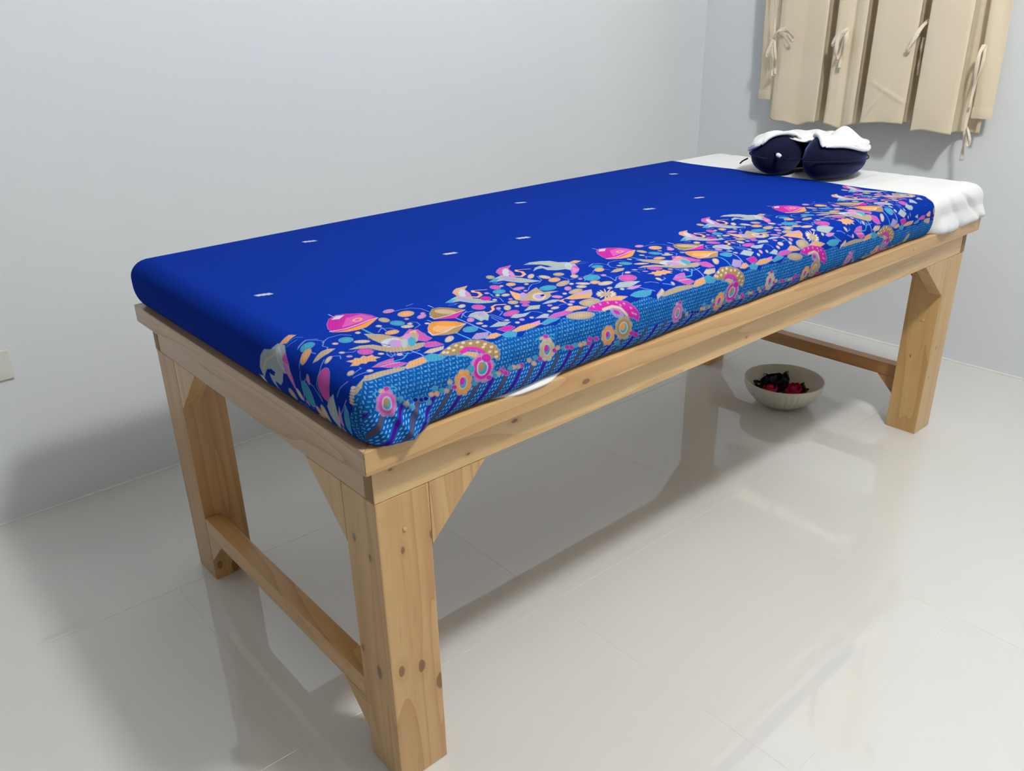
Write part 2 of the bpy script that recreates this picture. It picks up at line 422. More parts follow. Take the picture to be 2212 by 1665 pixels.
# printed motifs of the batik border: kind, colour, outline/width, numbers in 0.1 mm cloth coordinates
SHAPES = [
['S','sb',14,6311,1912,6499,1994,6625,1894,6684,1782],['S','sb',14,6631,1747,6804,1867,7011,1862,7118,1726],['S','sb',14,6684,1782,6561,1615,6594,1521,6454,1343],
['S','sb',14,5499,1316,5835,1490,5995,1406,5955,1174,5790,944],['S','sb',14,6087,1618,6239,1705,6365,1620,6381,1494],['S','sb',14,5790,944,6015,1094,6180,1108,6362,1222],
['S','sb',14,2111,2223,2239,2231,2399,2181,2514,2043,2514,1823],['S','sb',14,1982,1617,2063,1542,2022,1400,1859,1320],['S','sb',14,1365,1560,1487,1670,1600,1595,1630,1453],['S','sb',14,1511,1806,1518,1669,1489,1529],
['S','sb',14,193,1161,321,1185,413,1100,366,1001],['S','sb',14,506,1182,626,1095,694,1131],['S','sb',14,221,463,374,493,374,537],['S','sb',14,197,401,327,350,402,318],['S','sb',14,907,704,890,552,1005,634],
['S','sb',14,1096,596,1146,499,1335,513],['S','sb',14,2739,1186,2796,1329,2961,1432],['S','sb',14,4469,1594,4585,1696,4756,1806,4909,1785,5065,1886,5162,2111],['S','sb',14,5374,1850,5449,1780,5432,1595,5296,1454],
['S','sb',14,5411,1546,5602,1556,5717,1501,6063,1575],['S','sb',14,3836,1845,3792,1719,3814,1584,3708,1395],['S','sb',14,3872,1981,3836,1789],['S','sb',14,4425,2113,4335,1841,4325,1615],
['S','sb',14,2678,1227,2843,1380,2947,1383,3025,1357],['S','sb',14,3040,1006,3018,864,2987,636],['S','sb',14,2976,910,2922,703,2835,546],['S','sb',14,3566,713,3638,636,3647,522],['S','sb',14,4076,618,4169,633,4264,590],
['S','sb',14,3314,1106,3300,1005,3138,899],['S','sb',14,6339,1943,6517,2021,6653,1928],['S','sb',14,4308,2343,4353,2241,4467,2257],['S','sb',14,2943,1859,3044,1818,3118,1855],['S','sb',14,8546,2319,8696,2345],
['S','sb',14,5759,472,5868,392,6033,306],['S','sb',14,6013,531,6137,512,6252,436],['E','cy',1,6424,1807,72,-69,-84,-77],['E','or',1,6282,1639,71,-49,-105,-90],['E','cy',1,5756,1373,80,-98,-171,-135],
['E','or',1,5523,1125,60,-47,-88,-70],['E','pm',1,6065,917,84,-107,-194,-145],['P','tn',1,6247,1374,6458,1457,6576,1450,6644,1398,6481,1307,6313,1312],['E','cr',1,5568,962,121,-42,-99,-82],
['E','pl',1,6009,1333,24,-30,-61,-47],['E','cr',1,6393,1155,24,-33,-65,-46],['E','cr',1,5354,1201,54,-67,-66,-53],['E','cr',1,5366,717,27,-31,-50,-42],['E','cr',1,5460,541,28,-20,-35,-32],
['P','gr',1,5416,663,5598,775,5758,828,5902,755,6012,632,5791,566,5636,532,5501,597],['S','wh',14,5579,703,5772,669,5934,627],['P','pl',1,5523,504,5666,539,5785,518,5880,496,5747,460,5603,458],
['E','cr',0,5168,469,52,-24,-18,-17],['E','cr',0,5133,449,41,-34,-18,-15],['E','cr',0,5083,440,23,-49,-19,-13],['E','cr',0,5028,445,-23,-75,-19,-8],['E','cr',0,4977,463,-98,-76,-5,10],['E','cr',0,4943,494,-90,-25,12,19],
['E','cr',0,4935,535,-68,4,22,24],['E','cr',0,4959,583,-45,27,28,26],['E','cr',0,5003,623,-24,46,30,25],['E','cr',0,5057,647,2,66,30,23],['E','cr',0,5111,649,45,97,29,19],['E','cr',0,5155,629,123,128,15,0],
['E','cr',0,5182,591,125,65,-15,-23],['E','cr',0,5191,544,82,10,-20,-24],['E','cr',0,5187,502,63,-12,-19,-20],['E','tn',1,5062,528,85,-35,-62,-61],['P','or',1,4786,396,4986,433,5221,397,5378,340,5186,308,4963,336],
['P','cy',1,5446,344,5599,383,5803,374,5965,326,5884,270,5711,264,5541,289],['E','tn',1,4600,439,178,-48,-86,-95],
['P','pk',1,972,2422,1132,2628,1305,2713,1458,2665,1637,2520,1731,2323,1736,2137,1592,2031,1369,1889,1188,1858,1019,1918,840,2036,879,2222],['P','pm',0,1060,2114,1361,2479,1639,2469,1718,2225,1577,2162,1315,2138],
['P','od',0,836,2029,1056,1978,1321,2018,1574,2106,1731,2129,1536,1995,1364,1882,1224,1864,1050,1890],['S','wh',30,837,2083,1074,2034,1360,2080,1598,2143,1731,2141],['P','wh',0,1136,2565,1286,2681,1416,2623,1249,2509],
['S','wh',16,1242,2831,1236,2653],['E','or',0,1441,2274,84,-17,-43,-78],['E','pm',0,1441,2274,49,-10,-24,-43],['S','cy',36,1268,1858,1256,1713,1257,1495],['S','sb',24,1233,663,1230,491,1254,336],
['E','pl',1,2049,2298,88,-27,-49,-80],['E','or',1,2176,1990,118,-59,-81,-122],['E','pl',1,2285,1708,85,1,-50,-82],['E','pl',1,2385,1817,25,-23,-35,-48],['E','tn',1,1748,1977,43,-90,-62,-84],
['E','cy',1,1818,1709,72,-90,-67,-94],['E','cr',1,1835,1473,78,-52,-42,-59],['E','cr',1,1941,1549,28,-26,-28,-38],['E','pl',1,2039,1770,25,-23,-25,-36],['E','cr',1,1526,1792,33,-30,-26,-39],
['E','or',1,1511,1412,100,-34,-54,-83],['E','cr',1,1123,1753,30,-27,-26,-42],['E','cy',1,820,1603,87,-57,-62,-105],['E','cr',1,956,1383,94,-71,-36,-56],['E','cr',1,621,1576,33,-30,-22,-36],
['E','cr',1,2139,1377,26,-25,-25,-31],['E','cr',1,1888,569,95,25,-39,-69],['E','cy',1,2379,700,90,-50,-77,-94],['E','cr',1,2654,828,25,-26,-33,-36],['E','cr',1,2624,671,24,-25,-31,-35],
['E','pl',1,2686,1042,39,-22,-60,-69],['E','pm',1,759,995,79,-75,-69,-104],['E','cr',1,864,770,28,-27,-22,-33],['E','cr',1,497,1191,30,-27,-21,-34],['E','pl',1,495,990,29,-27,-21,-33],['E','cr',1,233,529,35,-32,-27,-44],
['E','cr',1,417,352,31,-21,-17,-27],['E','cr',1,1033,569,28,-27,-28,-41],
['P','or',1,370,857,464,839,519,881,554,824,647,880,660,810,756,825,738,755,781,657,689,659,665,579,577,639,509,598,471,648,392,610,325,681,401,737],
['P','td',1,2465,1744,2635,1900,2764,1891,2883,1736,2999,1496,2815,1411,2614,1283,2499,1354,2347,1465,2394,1625],['E','tn',0,2705,1647,106,-139,-76,-94],
['P','pk',0,2357,1456,2590,1419,2978,1483,2663,1299,2605,1273,2434,1380],['S','wh',22,2375,1612,2353,1472,2619,1454,2986,1502],['S','wh',14,2699,2098,2693,1942],
['P','od',1,1994,1187,2163,1354,2271,1371,2389,1285,2493,1146,2521,956,2255,797,2126,723,1959,777,1827,871,1896,1046],['E','or',0,2160,1017,135,-97,-123,-149],['E','od',0,2306,1148,88,-115,-70,-80],
['P','td',0,1831,867,2042,838,2249,926,2504,947,2157,721,2011,741],['S','wh',24,1896,1046,1841,879,2047,863,2263,942,2509,955],['S','wh',14,2236,1499,2238,1373],['S','sb',28,2608,1256,2526,761,2490,364],
['S','cy',28,2135,714,2117,534,2113,365],['P','pm',1,1569,1197,1782,1348,1801,1288,1856,1252,1819,1123,1808,1029,1770,940,1752,788,1610,737,1563,838],['P','or',0,1695,1246,1829,1260,1706,1062,1623,1058],
['P','tn',1,1165,1644,1260,1547,1356,1430,1403,1274,1455,1151,1609,1186,1746,1196,1715,1053,1534,840,1339,766,1260,949,1134,1029,1094,1190,1123,1413],
['P','tn',1,636,1225,833,1254,997,1160,1042,1028,1117,920,1264,892,1419,792,1569,724,1497,610,1330,568,1145,623,998,730,924,901,873,1088,767,1153],['E','wh',0,1240,1049,132,-72,-109,-161],
['E','lv',0,1244,991,76,-42,-92,-134],['E','pl',0,1293,943,33,-18,-88,-127],['E','gr',0,1358,906,32,-32,-134,-180],['E','cy',0,1464,882,41,-40,-122,-162],['E','pl',0,1548,1105,85,13,-56,-93],
['S','bl',20,1101,1289,1097,1107,1154,972,1096,976],['S','td',7,1168,1576,1082,1387],['S','td',7,1204,1544,1117,1355],['S','td',7,1239,1511,1151,1323],['S','td',7,1274,1479,1184,1291],['S','td',7,1309,1446,1218,1259],
['S','td',7,1344,1414,1252,1227],['S','td',7,1378,1381,1285,1195],['S','td',7,1413,1348,1318,1163],['S','td',7,938,1051,875,933],['S','td',7,979,1012,916,895],['S','td',7,1019,973,956,856],['S','td',7,1059,934,995,817],
['S','td',7,1099,895,1035,779],['S','td',7,1139,856,1075,740],['S','td',7,1179,818,1115,702],['S','td',7,1219,779,1154,663],['S','td',7,1259,740,1194,625],['S','td',7,1299,701,1234,587],
['P','pm',1,1471,636,1602,707,1699,649,1703,462,1562,470,1458,536],['P','cr',1,1302,383,1454,448,1671,419,1601,346,1402,334],['S','bl',9,1397,453,1534,432,1652,405],['S','sb',8,958,778,915,673,929,587],
['S','sb',8,993,744,950,639,964,553],['S','sb',8,1029,710,985,605,999,519],['S','sb',8,1064,676,1020,571,1034,486],['S','sb',8,1099,642,1055,537,1069,452],
['P','pm',1,496,423,655,497,807,513,889,506,796,389,907,319,955,285,794,258,667,299],['S','cy',24,592,443,751,429,849,405,976,401,1153,541],['S','gr',14,602,372,763,360,882,347],
['P','tn',1,-11,219,233,262,485,276,723,256,885,232,838,192,572,194,294,186,27,182],['E','cr',0,-104,202,-6,-44,-16,-4],['E','cr',0,-68,217,-1,-43,-16,-7],['E','cr',0,-31,231,4,-42,-16,-10],
['E','cr',0,7,246,8,-40,-16,-12],['E','cr',0,45,262,13,-37,-16,-15],['E','cr',0,84,279,18,-32,-16,-18],['P','or',1,870,219,989,292,1241,317,1264,243,1211,207,1025,192,894,190],
['P','cy',1,1234,308,1380,325,1486,259,1523,201,1450,182,1296,200,1237,225],['P','td',1,1456,260,1568,311,1824,405,2047,385,2260,302,2393,186,2431,72,2373,-51,2302,4,2217,-1,2155,54,2105,146,1927,221,1742,179,1583,221],
['E','cr',0,1562,281,32,-1,-11,-22],['E','cr',0,1690,330,32,-1,-13,-25],['E','cr',0,1825,343,33,-1,-14,-26],['E','cr',0,1962,357,33,-1,-15,-27],['E','cr',0,2051,305,34,-1,-12,-23],['E','cr',0,2168,289,34,-1,-11,-22],
['E','cr',0,2254,226,35,0,-8,-20],['E','cr',0,2325,157,35,0,-5,-18],['E','cr',0,2364,74,35,0,-2,-17],['E','cr',0,2339,11,36,-1,0,-17],['E','cr',0,1725,270,33,-1,-10,-22],['E','cr',0,1877,286,33,-1,-11,-22],
['E','cr',0,2198,191,35,0,-7,-19],['E','cr',0,2259,99,35,0,-3,-17],['E','cr',0,1611,262,32,-1,-10,-21],['S','pk',60,1819,202,1937,236,2070,195,2143,128,2170,51],
['P','or',1,1780,165,1904,186,2037,141,2135,46,2021,46,1924,112],['S','cy',24,1707,173,1871,132,1962,60,1976,16],['E','pl',1,2171,-186,77,-33,-22,-69],['E','pl',1,2079,-238,76,-34,-21,-69],
['E','pl',1,1972,-202,75,-33,-22,-68],['E','pl',1,1916,-101,72,-31,-27,-65],['E','pl',1,1957,-2,65,-29,-39,-61],['E','pl',1,2063,45,63,-29,-44,-62],['E','pl',1,2157,14,66,-29,-41,-62],
['E','pl',1,2197,-79,73,-31,-28,-65],['E','pk',0,2056,-90,148,-64,-67,-148],['E','wh',0,2056,-90,94,-40,-43,-100],['E','cy',0,2056,-90,76,-33,-36,-83],['E','td',0,2041,-62,53,-23,-28,-58],
['E','pk',1,2163,32,79,-19,-21,-55],['E','pk',1,2164,-258,50,-13,-1,-37],['E','cy',1,1857,-55,58,-14,-12,-50],['E','or',1,1776,-292,58,-25,-16,-65],['E','or',1,1707,-346,59,-26,-13,-67],
['E','or',1,1625,-321,58,-25,-15,-65],['E','or',1,1582,-233,56,-24,-17,-63],['E','or',1,1601,-135,55,-23,-20,-61],['E','or',1,1675,-84,54,-22,-24,-59],['E','or',1,1753,-106,55,-22,-22,-60],
['E','or',1,1795,-192,58,-24,-17,-63],['E','od',0,1688,-212,117,-49,-41,-143],['E','wh',0,1688,-212,74,-31,-27,-96],['E','cy',0,1688,-212,60,-25,-22,-81],['E','pk',0,1675,-186,43,-18,-16,-58],
['E','pl',1,500,-236,56,-19,-10,-62],['E','pl',1,440,-293,56,-19,-9,-63],['E','pl',1,362,-276,55,-19,-10,-62],['E','pl',1,314,-196,54,-18,-11,-61],['E','pl',1,328,-104,52,-16,-18,-57],['E','pl',1,397,-53,51,-16,-22,-56],
['E','pl',1,470,-67,52,-16,-21,-56],['E','pl',1,509,-140,54,-17,-14,-59],['E','pm',0,411,-168,112,-37,-31,-136],['E','wh',0,411,-168,71,-23,-20,-91],['E','cy',0,411,-168,57,-19,-16,-77],
['E','td',0,400,-144,40,-13,-13,-54],['E','pk',1,462,12,42,-11,-12,-27],['E','or',1,378,7,40,2,0,-20],['S','cy',16,505,13,564,23,604,-15],['S','cy',16,497,-4,547,-20,576,-56],['S','cy',16,366,12,313,14,262,-10],
['E','cy',1,623,-162,41,-11,-4,-33],['E','tn',1,701,-250,42,-12,-3,-34],['E','cy',1,783,-314,43,-12,-3,-34],['E','bl',1,863,-243,43,-12,-3,-34],['E','bl',1,964,-271,44,-12,-3,-34],['E','bl',1,1038,-278,44,-12,-3,-34],
['E','or',1,1132,-237,45,-12,-3,-34],['E','or',1,1223,-251,45,-12,-2,-35],['E','cy',1,1079,-345,45,-13,-1,-36],['E','cy',1,1198,-167,45,-12,-3,-34],['E','cy',1,1317,-227,46,-12,-2,-35],
['E','tn',1,1393,-254,46,-13,-2,-35],['E','tn',1,1462,-143,46,-12,-3,-34],['E','cy',1,1470,-213,46,-12,-2,-35],['E','pk',1,1527,-236,47,-13,-2,-35],['E','cy',1,1904,-281,49,-13,-1,-36],
['E','cy',1,2259,-204,51,-13,-1,-36],['E','tn',1,2335,-245,51,-13,-1,-37],['E','pk',1,2422,-203,52,-13,-1,-37],['E','pk',1,2508,-275,52,-14,0,-38],['P','or',1,6239,2388,6448,2423,6510,2313,6318,2257],
['P','gr',1,5524,2863,5723,2910,5934,2835,6074,2724,6120,2537,6249,2437,6272,2251,6065,1926,5906,1807,5662,1706,5902,1978,5878,2102,5710,2157,5592,2281,5620,2445,5492,2463,5362,2417,5536,2559,5706,2593,5704,2436,5801,2364,5818,2516,5765,2657,5637,2777],
['P','pm',0,6083,2148,6201,2142,6097,1963,5906,1807,5669,1713,5889,1956],['E','wh',0,6076,2225,-52,-142,-137,-101],['E','gr',0,6049,2180,-38,-103,-86,-63],['S','cr',40,5723,2789,5935,2639,6036,2452,6120,2345],
['S','lv',26,5634,2363,5770,2256,5957,2219],['S','td',6,5750,2878,5663,2753],['S','td',6,5783,2846,5697,2721],['S','td',6,5817,2815,5730,2690],['S','td',6,5851,2783,5763,2658],['S','td',6,5885,2751,5797,2627],
['S','td',6,5918,2719,5830,2596],['S','td',6,5952,2688,5864,2564],['S','td',6,5985,2656,5897,2533],['S','td',6,6019,2624,5930,2502],['S','td',6,6053,2593,5964,2470],['S','td',6,6086,2561,5997,2439],
['S','td',6,6120,2530,6030,2408],['S','td',6,6153,2498,6064,2376],['S','td',6,6187,2466,6097,2345],['S','td',6,6221,2435,6130,2314],['S','wh',6,6062,2099,5797,1810],['S','wh',6,6060,2074,5827,1821],
['S','wh',6,6057,2049,5858,1833],['S','wh',6,6054,2024,5888,1844],['S','wh',6,6052,2000,5918,1856],['S','wh',6,6049,1975,5948,1867],['S','wh',6,6046,1950,5979,1879],['S','sb',9,6292,2232,6473,2240,6533,2147],
['S','sb',9,6265,2187,6370,2158,6457,2148],['P','pm',1,4806,2836,4937,2949,5059,3019,5191,3007,5332,3014,5116,2850,5032,2625,4944,2477,4832,2323,4769,2446,4721,2588],['E','wh',0,4924,2692,-137,-216,-121,-52],
['E','pl',0,4933,2553,-66,-149,-79,-57],['P','gr',1,4295,2430,4553,2552,4746,2616,4791,2471,4832,2323,4895,2201,4958,1986,5013,1841,4841,1897,4684,2006,4603,2161,4551,2334,4407,2362],
['P','cy',0,4295,2430,4498,2527,4595,2481,4386,2357],['E','lv',0,4692,2359,47,-176,-57,-59],['S','or',62,4885,2382,4948,2298,5096,2368,5173,2526,5124,2619,5171,2682],['S','or',26,5171,2682,5292,2637,5413,2564],
['S','sb',8,4294,2326,4393,2326],['S','sb',8,4331,2292,4430,2291],['S','sb',8,4368,2258,4467,2257],['S','wh',6,4926,2926,4816,2727],['S','wh',6,4974,2928,4854,2719],['S','wh',6,5022,2931,4891,2710],
['S','wh',6,5070,2933,4929,2701],['S','wh',6,5119,2936,4967,2692],['S','wh',6,5167,2939,5005,2684],['S','td',6,4639,2376,4560,2263],['S','td',6,4675,2343,4596,2230],['S','td',6,4711,2310,4631,2197],
['S','td',6,4746,2277,4666,2164],['S','td',6,4782,2244,4702,2131],['S','td',6,4818,2211,4737,2098],['S','td',6,4853,2177,4772,2066],['S','td',6,4889,2144,4808,2033],['S','td',6,4924,2111,4843,2000],
['S','td',6,4960,2078,4878,1967],['P','or',1,3420,2371,3529,2471,3633,2532,3749,2519,3873,2523,3692,2378,3632,2175,3563,2041,3474,1903,3410,2016,3359,2146],['E','wh',0,3533,2237,-108,-195,-104,-46],
['E','pl',0,3548,2110,-49,-135,-67,-50],['P','gr',1,2992,2008,3213,2115,3380,2171,3428,2038,3474,1903,3536,1791,3600,1593,3646,1460,3496,1514,3359,1616,3280,1759,3224,1916,3095,1944],
['P','cy',0,2992,2008,3166,2094,3254,2051,3077,1940],['E','lv',0,3348,1937,52,-161,-47,-53],['S','or',62,3517,1956,3577,1878,3703,1939,3762,2083,3713,2168,3751,2225],['S','or',26,3751,2225,3860,2182,3971,2113],
['S','sb',8,2997,1914,3085,1912],['S','sb',8,3032,1882,3120,1880],['S','sb',8,3066,1850,3155,1848],['S','wh',6,3520,2450,3435,2271],['S','wh',6,3562,2451,3469,2263],['S','wh',6,3605,2453,3503,2254],
['S','wh',6,3647,2454,3536,2246],['S','wh',6,3690,2456,3570,2237],['S','wh',6,3732,2458,3604,2229],['S','td',6,3300,1954,3236,1852],['S','td',6,3333,1923,3270,1821],['S','td',6,3367,1893,3303,1791],
['S','td',6,3400,1862,3336,1760],['S','td',6,3434,1831,3369,1730],['S','td',6,3467,1800,3402,1699],['S','td',6,3500,1770,3435,1669],['S','td',6,3534,1739,3467,1638],['S','td',6,3567,1708,3499,1608],
['S','td',6,3600,1677,3530,1577],['E','tn',1,4513,2653,41,-71,-74,-84],['E','cr',1,5089,2193,91,16,-80,-106],['E','cr',1,5234,1981,40,-110,-70,-68],['E','tn',1,5542,1938,72,-67,-77,-78],
['E','or',1,5231,1731,97,-47,-96,-100],['E','tn',1,5155,1468,154,-1,-112,-111],['E','cr',1,5647,1652,44,-45,-80,-72],['E','cy',1,5748,1369,105,-58,-143,-117],['E','pl',1,5571,1455,21,-24,-43,-35],
['E','or',1,5527,1132,44,-56,-83,-64],['E','cr',1,5343,1229,52,-91,-58,-46],['E','cr',1,5169,1110,48,-60,-71,-57],['E','cr',1,5217,1344,21,-25,-53,-43],['E','pl',1,4949,1193,31,-38,-102,-84],
['E','cy',1,4777,1451,122,-65,-117,-110],['E','or',1,4485,2057,61,-56,-67,-76],['E','pm',1,4169,2112,50,-85,-81,-90],['E','cy',1,4052,1872,89,-56,-78,-93],['E','cr',1,4295,2096,26,-24,-32,-36],
['E','cr',1,4696,1880,28,-26,-36,-39],['E','pl',1,4418,1776,106,-32,-57,-69],['E','cr',1,3898,1732,27,-25,-43,-50],['E','cr',1,3999,1648,61,-31,-52,-60],['E','pl',1,3835,1947,27,-25,-32,-38],
['E','pk',1,3630,1731,63,-58,-73,-86],['E','cr',1,3685,1567,24,-24,-39,-42],['E','tn',1,3778,1258,52,-57,-78,-75],['E','pm',1,3230,1454,60,-88,-92,-97],['E','cr',1,3079,1682,63,-13,-53,-74],
['E','cr',1,3500,1107,34,-37,-100,-98],['E','cr',1,3659,1063,21,-24,-38,-37],['E','pl',1,3384,1176,21,-23,-48,-48],['E','pl',1,4447,978,38,-72,-63,-54],['E','cr',1,4663,1017,20,-24,-48,-41],
['E','tn',1,4879,984,131,-18,-106,-97],['E','pm',1,3329,858,137,-21,-90,-101],['E','cr',1,3037,645,23,-24,-29,-31],['E','pl',1,3210,509,25,-24,-34,-38],['E','cr',1,3073,459,26,-19,-25,-28],
['E','cr',1,3380,481,23,-18,-25,-28],['E','cr',1,2667,818,28,-30,-36,-39],['E','cr',1,2625,672,27,-28,-29,-33],['E','pl',1,2697,1048,33,-35,-74,-81],['E','cy',1,2389,712,90,-50,-81,-98],
['E','pl',1,4002,725,24,-26,-40,-38],['E','cr',1,3791,508,29,-26,-31,-32],['E','cr',1,3960,573,63,-22,-46,-49],['E','pl',1,4377,614,27,-28,-43,-41],['E','cr',1,4248,535,27,-26,-37,-36],
['E','cr',1,1901,588,91,24,-52,-90],['E','tn',1,4567,448,157,-45,-75,-83],['E','pl',1,4405,1596,20,-20,-34,-34],['E','pl',1,3888,1418,20,-21,-36,-36],['E','pm',1,3895,1127,49,-56,-55,-52],
['E','pm',1,3780,1006,35,-39,-54,-50],
['P','tn',1,4214,1779,4213,1634,4225,1531,4295,1457,4509,1552,4670,1612,4569,1422,4538,1320,4637,1276,4731,1200,4533,1200,4439,1090,4234,994,4064,996,4012,1134,3921,1224,3919,1341,4068,1568],
['P','or',0,4210,1771,4207,1628,4194,1500,4000,1328,3926,1333,4046,1529],['E','lv',0,4174,1426,33,-36,-132,-127],['E','cr',0,4288,1198,66,-77,-170,-153],['E','lv',0,4282,1193,42,-49,-111,-100],
['E','bl',0,4371,1204,40,-9,-47,-46],['S','td',8,4278,1410,4401,1472],['S','td',8,4325,1411,4448,1474],['S','td',8,4372,1412,4496,1475],['S','td',8,4419,1414,4544,1476],['S','td',8,4466,1415,4592,1478],
['S','td',8,4513,1416,4640,1479],['P','or',1,4432,817,4724,888,4968,912,5115,878,4905,681,4762,590,4774,517,4620,609,4473,696],['P','lv',0,4724,888,5093,869,4959,750,4794,793,4699,810],
['P','or',1,4262,800,4438,822,4333,764,4255,611,4264,737],['P','gr',1,3987,863,4162,915,4273,916,4342,836,4192,786,4061,823],
['P','gr',1,2768,1187,2912,1281,3029,1298,3143,1233,3043,1031,2841,841,2843,918,2753,882,2780,986,2806,1120],['E','lv',0,3021,1166,37,-40,-79,-83],['S','wh',14,2884,1173,2864,1031,2831,905],
['S','or',44,3076,1163,3160,1129,3292,1189,3389,1318,3496,1351,3612,1268],['S','sb',9,3093,1060,3072,861],['S','sb',9,3089,1019,3062,806],['S','sb',9,3086,979,3053,752],['S','sb',9,3082,938,3045,698],
['S','sb',9,3079,897,3037,645],['P','gr',1,3546,803,3792,931,3928,850,3763,715,3657,773],['S','or',22,3704,790,3854,860],['P','gr',1,3161,701,3324,780,3415,709,3560,692,3348,595,3211,618],
['P','gr',1,2644,586,2898,677,3021,542,2840,472,2729,519],['P','lv',1,2146,387,2323,501,2489,428,2361,317,2200,346],['P','or',1,2331,304,2467,368,2571,363,2621,297,2462,274],
['P','pk',1,2651,436,2742,438,2820,450,2904,442,2941,370,2832,331,2715,339],['P','or',1,2829,309,3022,357,3204,354,3419,298,3240,273,3018,263,2863,281],['P','pl',0,3232,353,3433,359,3395,314,3251,324],
['P','cy',1,3391,290,3591,345,3801,300,3675,274,3447,258],['P','cy',1,2621,297,2759,325,2901,276,2827,211,2656,243],['P','gr',1,3407,430,3640,484,3692,435,3596,369],
['P','pm',1,3597,362,3768,411,3993,407,4123,354,3921,325,3713,331],['P','or',1,4006,413,4181,475,4315,435,4441,347,4285,351,4111,366],['E','tn',1,4202,247,275,-45,-37,-59],
['P','pk',1,4394,293,4556,369,4828,382,5112,327,5286,260,5406,148,5491,33,5473,-106,5352,-19,5244,8,5140,126,5019,201,4802,213,4634,224],['E','pl',0,4565,331,11,-21,-20,-12],['E','pl',0,4725,341,11,-22,-20,-12],
['E','pl',0,4889,328,12,-21,-20,-12],['E','pl',0,5062,294,15,-20,-19,-11],['E','pl',0,5204,241,19,-19,-17,-10],['E','pl',0,5313,149,24,-18,-15,-10],['E','pl',0,5400,34,32,-19,-12,-10],['E','pl',0,5332,64,29,-19,-13,-10],
['E','pl',0,5108,235,19,-19,-17,-10],['S','cr',50,4706,235,4936,246,5079,189,5189,52],['E','lv',1,4980,126,124,-77,-58,-47],['E','pk',0,4965,145,63,-41,-27,-21],['S','cy',20,4852,185,4962,73,5021,13],
['E','tn',1,5237,-222,84,-27,-3,-73],['E','tn',1,5162,-285,86,-29,4,-77],['E','tn',1,5046,-257,84,-28,0,-74],['E','tn',1,4966,-160,79,-25,-9,-69],['E','tn',1,4972,-54,78,-24,-12,-67],['E','tn',1,5055,3,77,-23,-17,-65],
['E','tn',1,5164,-20,79,-24,-14,-67],['E','tn',1,5239,-113,81,-25,-10,-69],['E','td',0,5102,-137,164,-51,-18,-158],['E','wh',0,5102,-137,104,-33,-13,-105],['E','cy',0,5102,-137,84,-26,-12,-88],
['E','od',0,5081,-109,60,-19,-9,-62],['E','or',1,4833,-259,64,-21,-1,-61],['E','or',1,4778,-313,66,-23,4,-65],['E','or',1,4688,-291,64,-22,1,-63],['E','or',1,4625,-210,61,-20,-6,-58],['E','or',1,4631,-121,60,-19,-9,-56],
['E','or',1,4694,-72,60,-19,-10,-56],['E','or',1,4778,-90,60,-19,-9,-57],['E','or',1,4834,-166,61,-20,-8,-58],['E','od',0,4729,-188,125,-41,-13,-134],['E','wh',0,4729,-188,79,-26,-10,-89],
['E','cy',0,4729,-188,64,-21,-9,-74],['E','pk',0,4713,-165,45,-15,-8,-52],['E','cr',1,3442,-178,62,-19,-7,-62],['E','cr',1,3379,-234,62,-19,-6,-63],['E','cr',1,3293,-216,62,-19,-6,-62],
['E','cr',1,3235,-136,61,-19,-8,-61],['E','cr',1,3242,-42,58,-17,-14,-58],['E','cr',1,3313,10,56,-16,-21,-56],['E','cr',1,3394,-4,58,-17,-19,-57],['E','cr',1,3445,-81,62,-18,-10,-61],
['E','tn',0,3340,-109,126,-38,-24,-137],['E','wh',0,3340,-109,80,-24,-14,-93],['E','cy',0,3340,-109,65,-20,-11,-78],['E','pk',0,3325,-84,46,-14,-9,-55],['E','pk',1,3357,86,50,-11,-12,-28],['E','or',1,3258,80,46,3,1,-20],
['S','cy',16,3406,87,3476,97,3526,59],['S','cy',16,3399,70,3458,53,3497,18],['S','cy',16,3244,86,3181,87,3123,63],['E','tn',1,2964,-184,49,-12,-1,-35],['E','cy',1,3094,-174,49,-12,0,-35],
['E','or',1,3054,-258,50,-12,1,-36],['E','pk',1,3185,-217,50,-12,0,-35],['E','pk',1,2797,-225,48,-12,-1,-35],['E','tn',1,2734,-229,48,-12,-1,-35],['E','or',1,2646,-217,47,-12,-1,-34],['E','cy',1,2584,-212,47,-12,-1,-34],
['E','pk',1,2471,-265,47,-12,0,-35],['E','pk',1,2399,-226,46,-12,-1,-34],['E','tn',1,2350,-243,46,-12,-1,-34],['E','cy',1,2277,-255,45,-12,-1,-34],['E','pk',1,3506,-158,52,-12,0,-36],['E','or',1,3574,-132,52,-12,0,-36],
['E','cy',1,3712,-164,53,-12,0,-36],['E','pk',1,3781,-170,53,-12,0,-36],['E','pk',1,3880,-193,54,-13,1,-37],['E','cy',1,3964,-180,54,-12,1,-37],['E','or',1,4078,-196,55,-13,1,-37],['E','tn',1,4165,-194,55,-13,1,-37],
['E','pk',1,4268,-218,56,-13,3,-38],['E','pk',1,4294,-148,56,-13,1,-37],['E','pk',1,4442,-181,57,-13,2,-38],['E','cy',1,5008,-401,68,-18,20,-50],['E','pk',1,5322,-281,65,-15,11,-43],['E','pk',1,5435,-333,68,-17,16,-47],
]

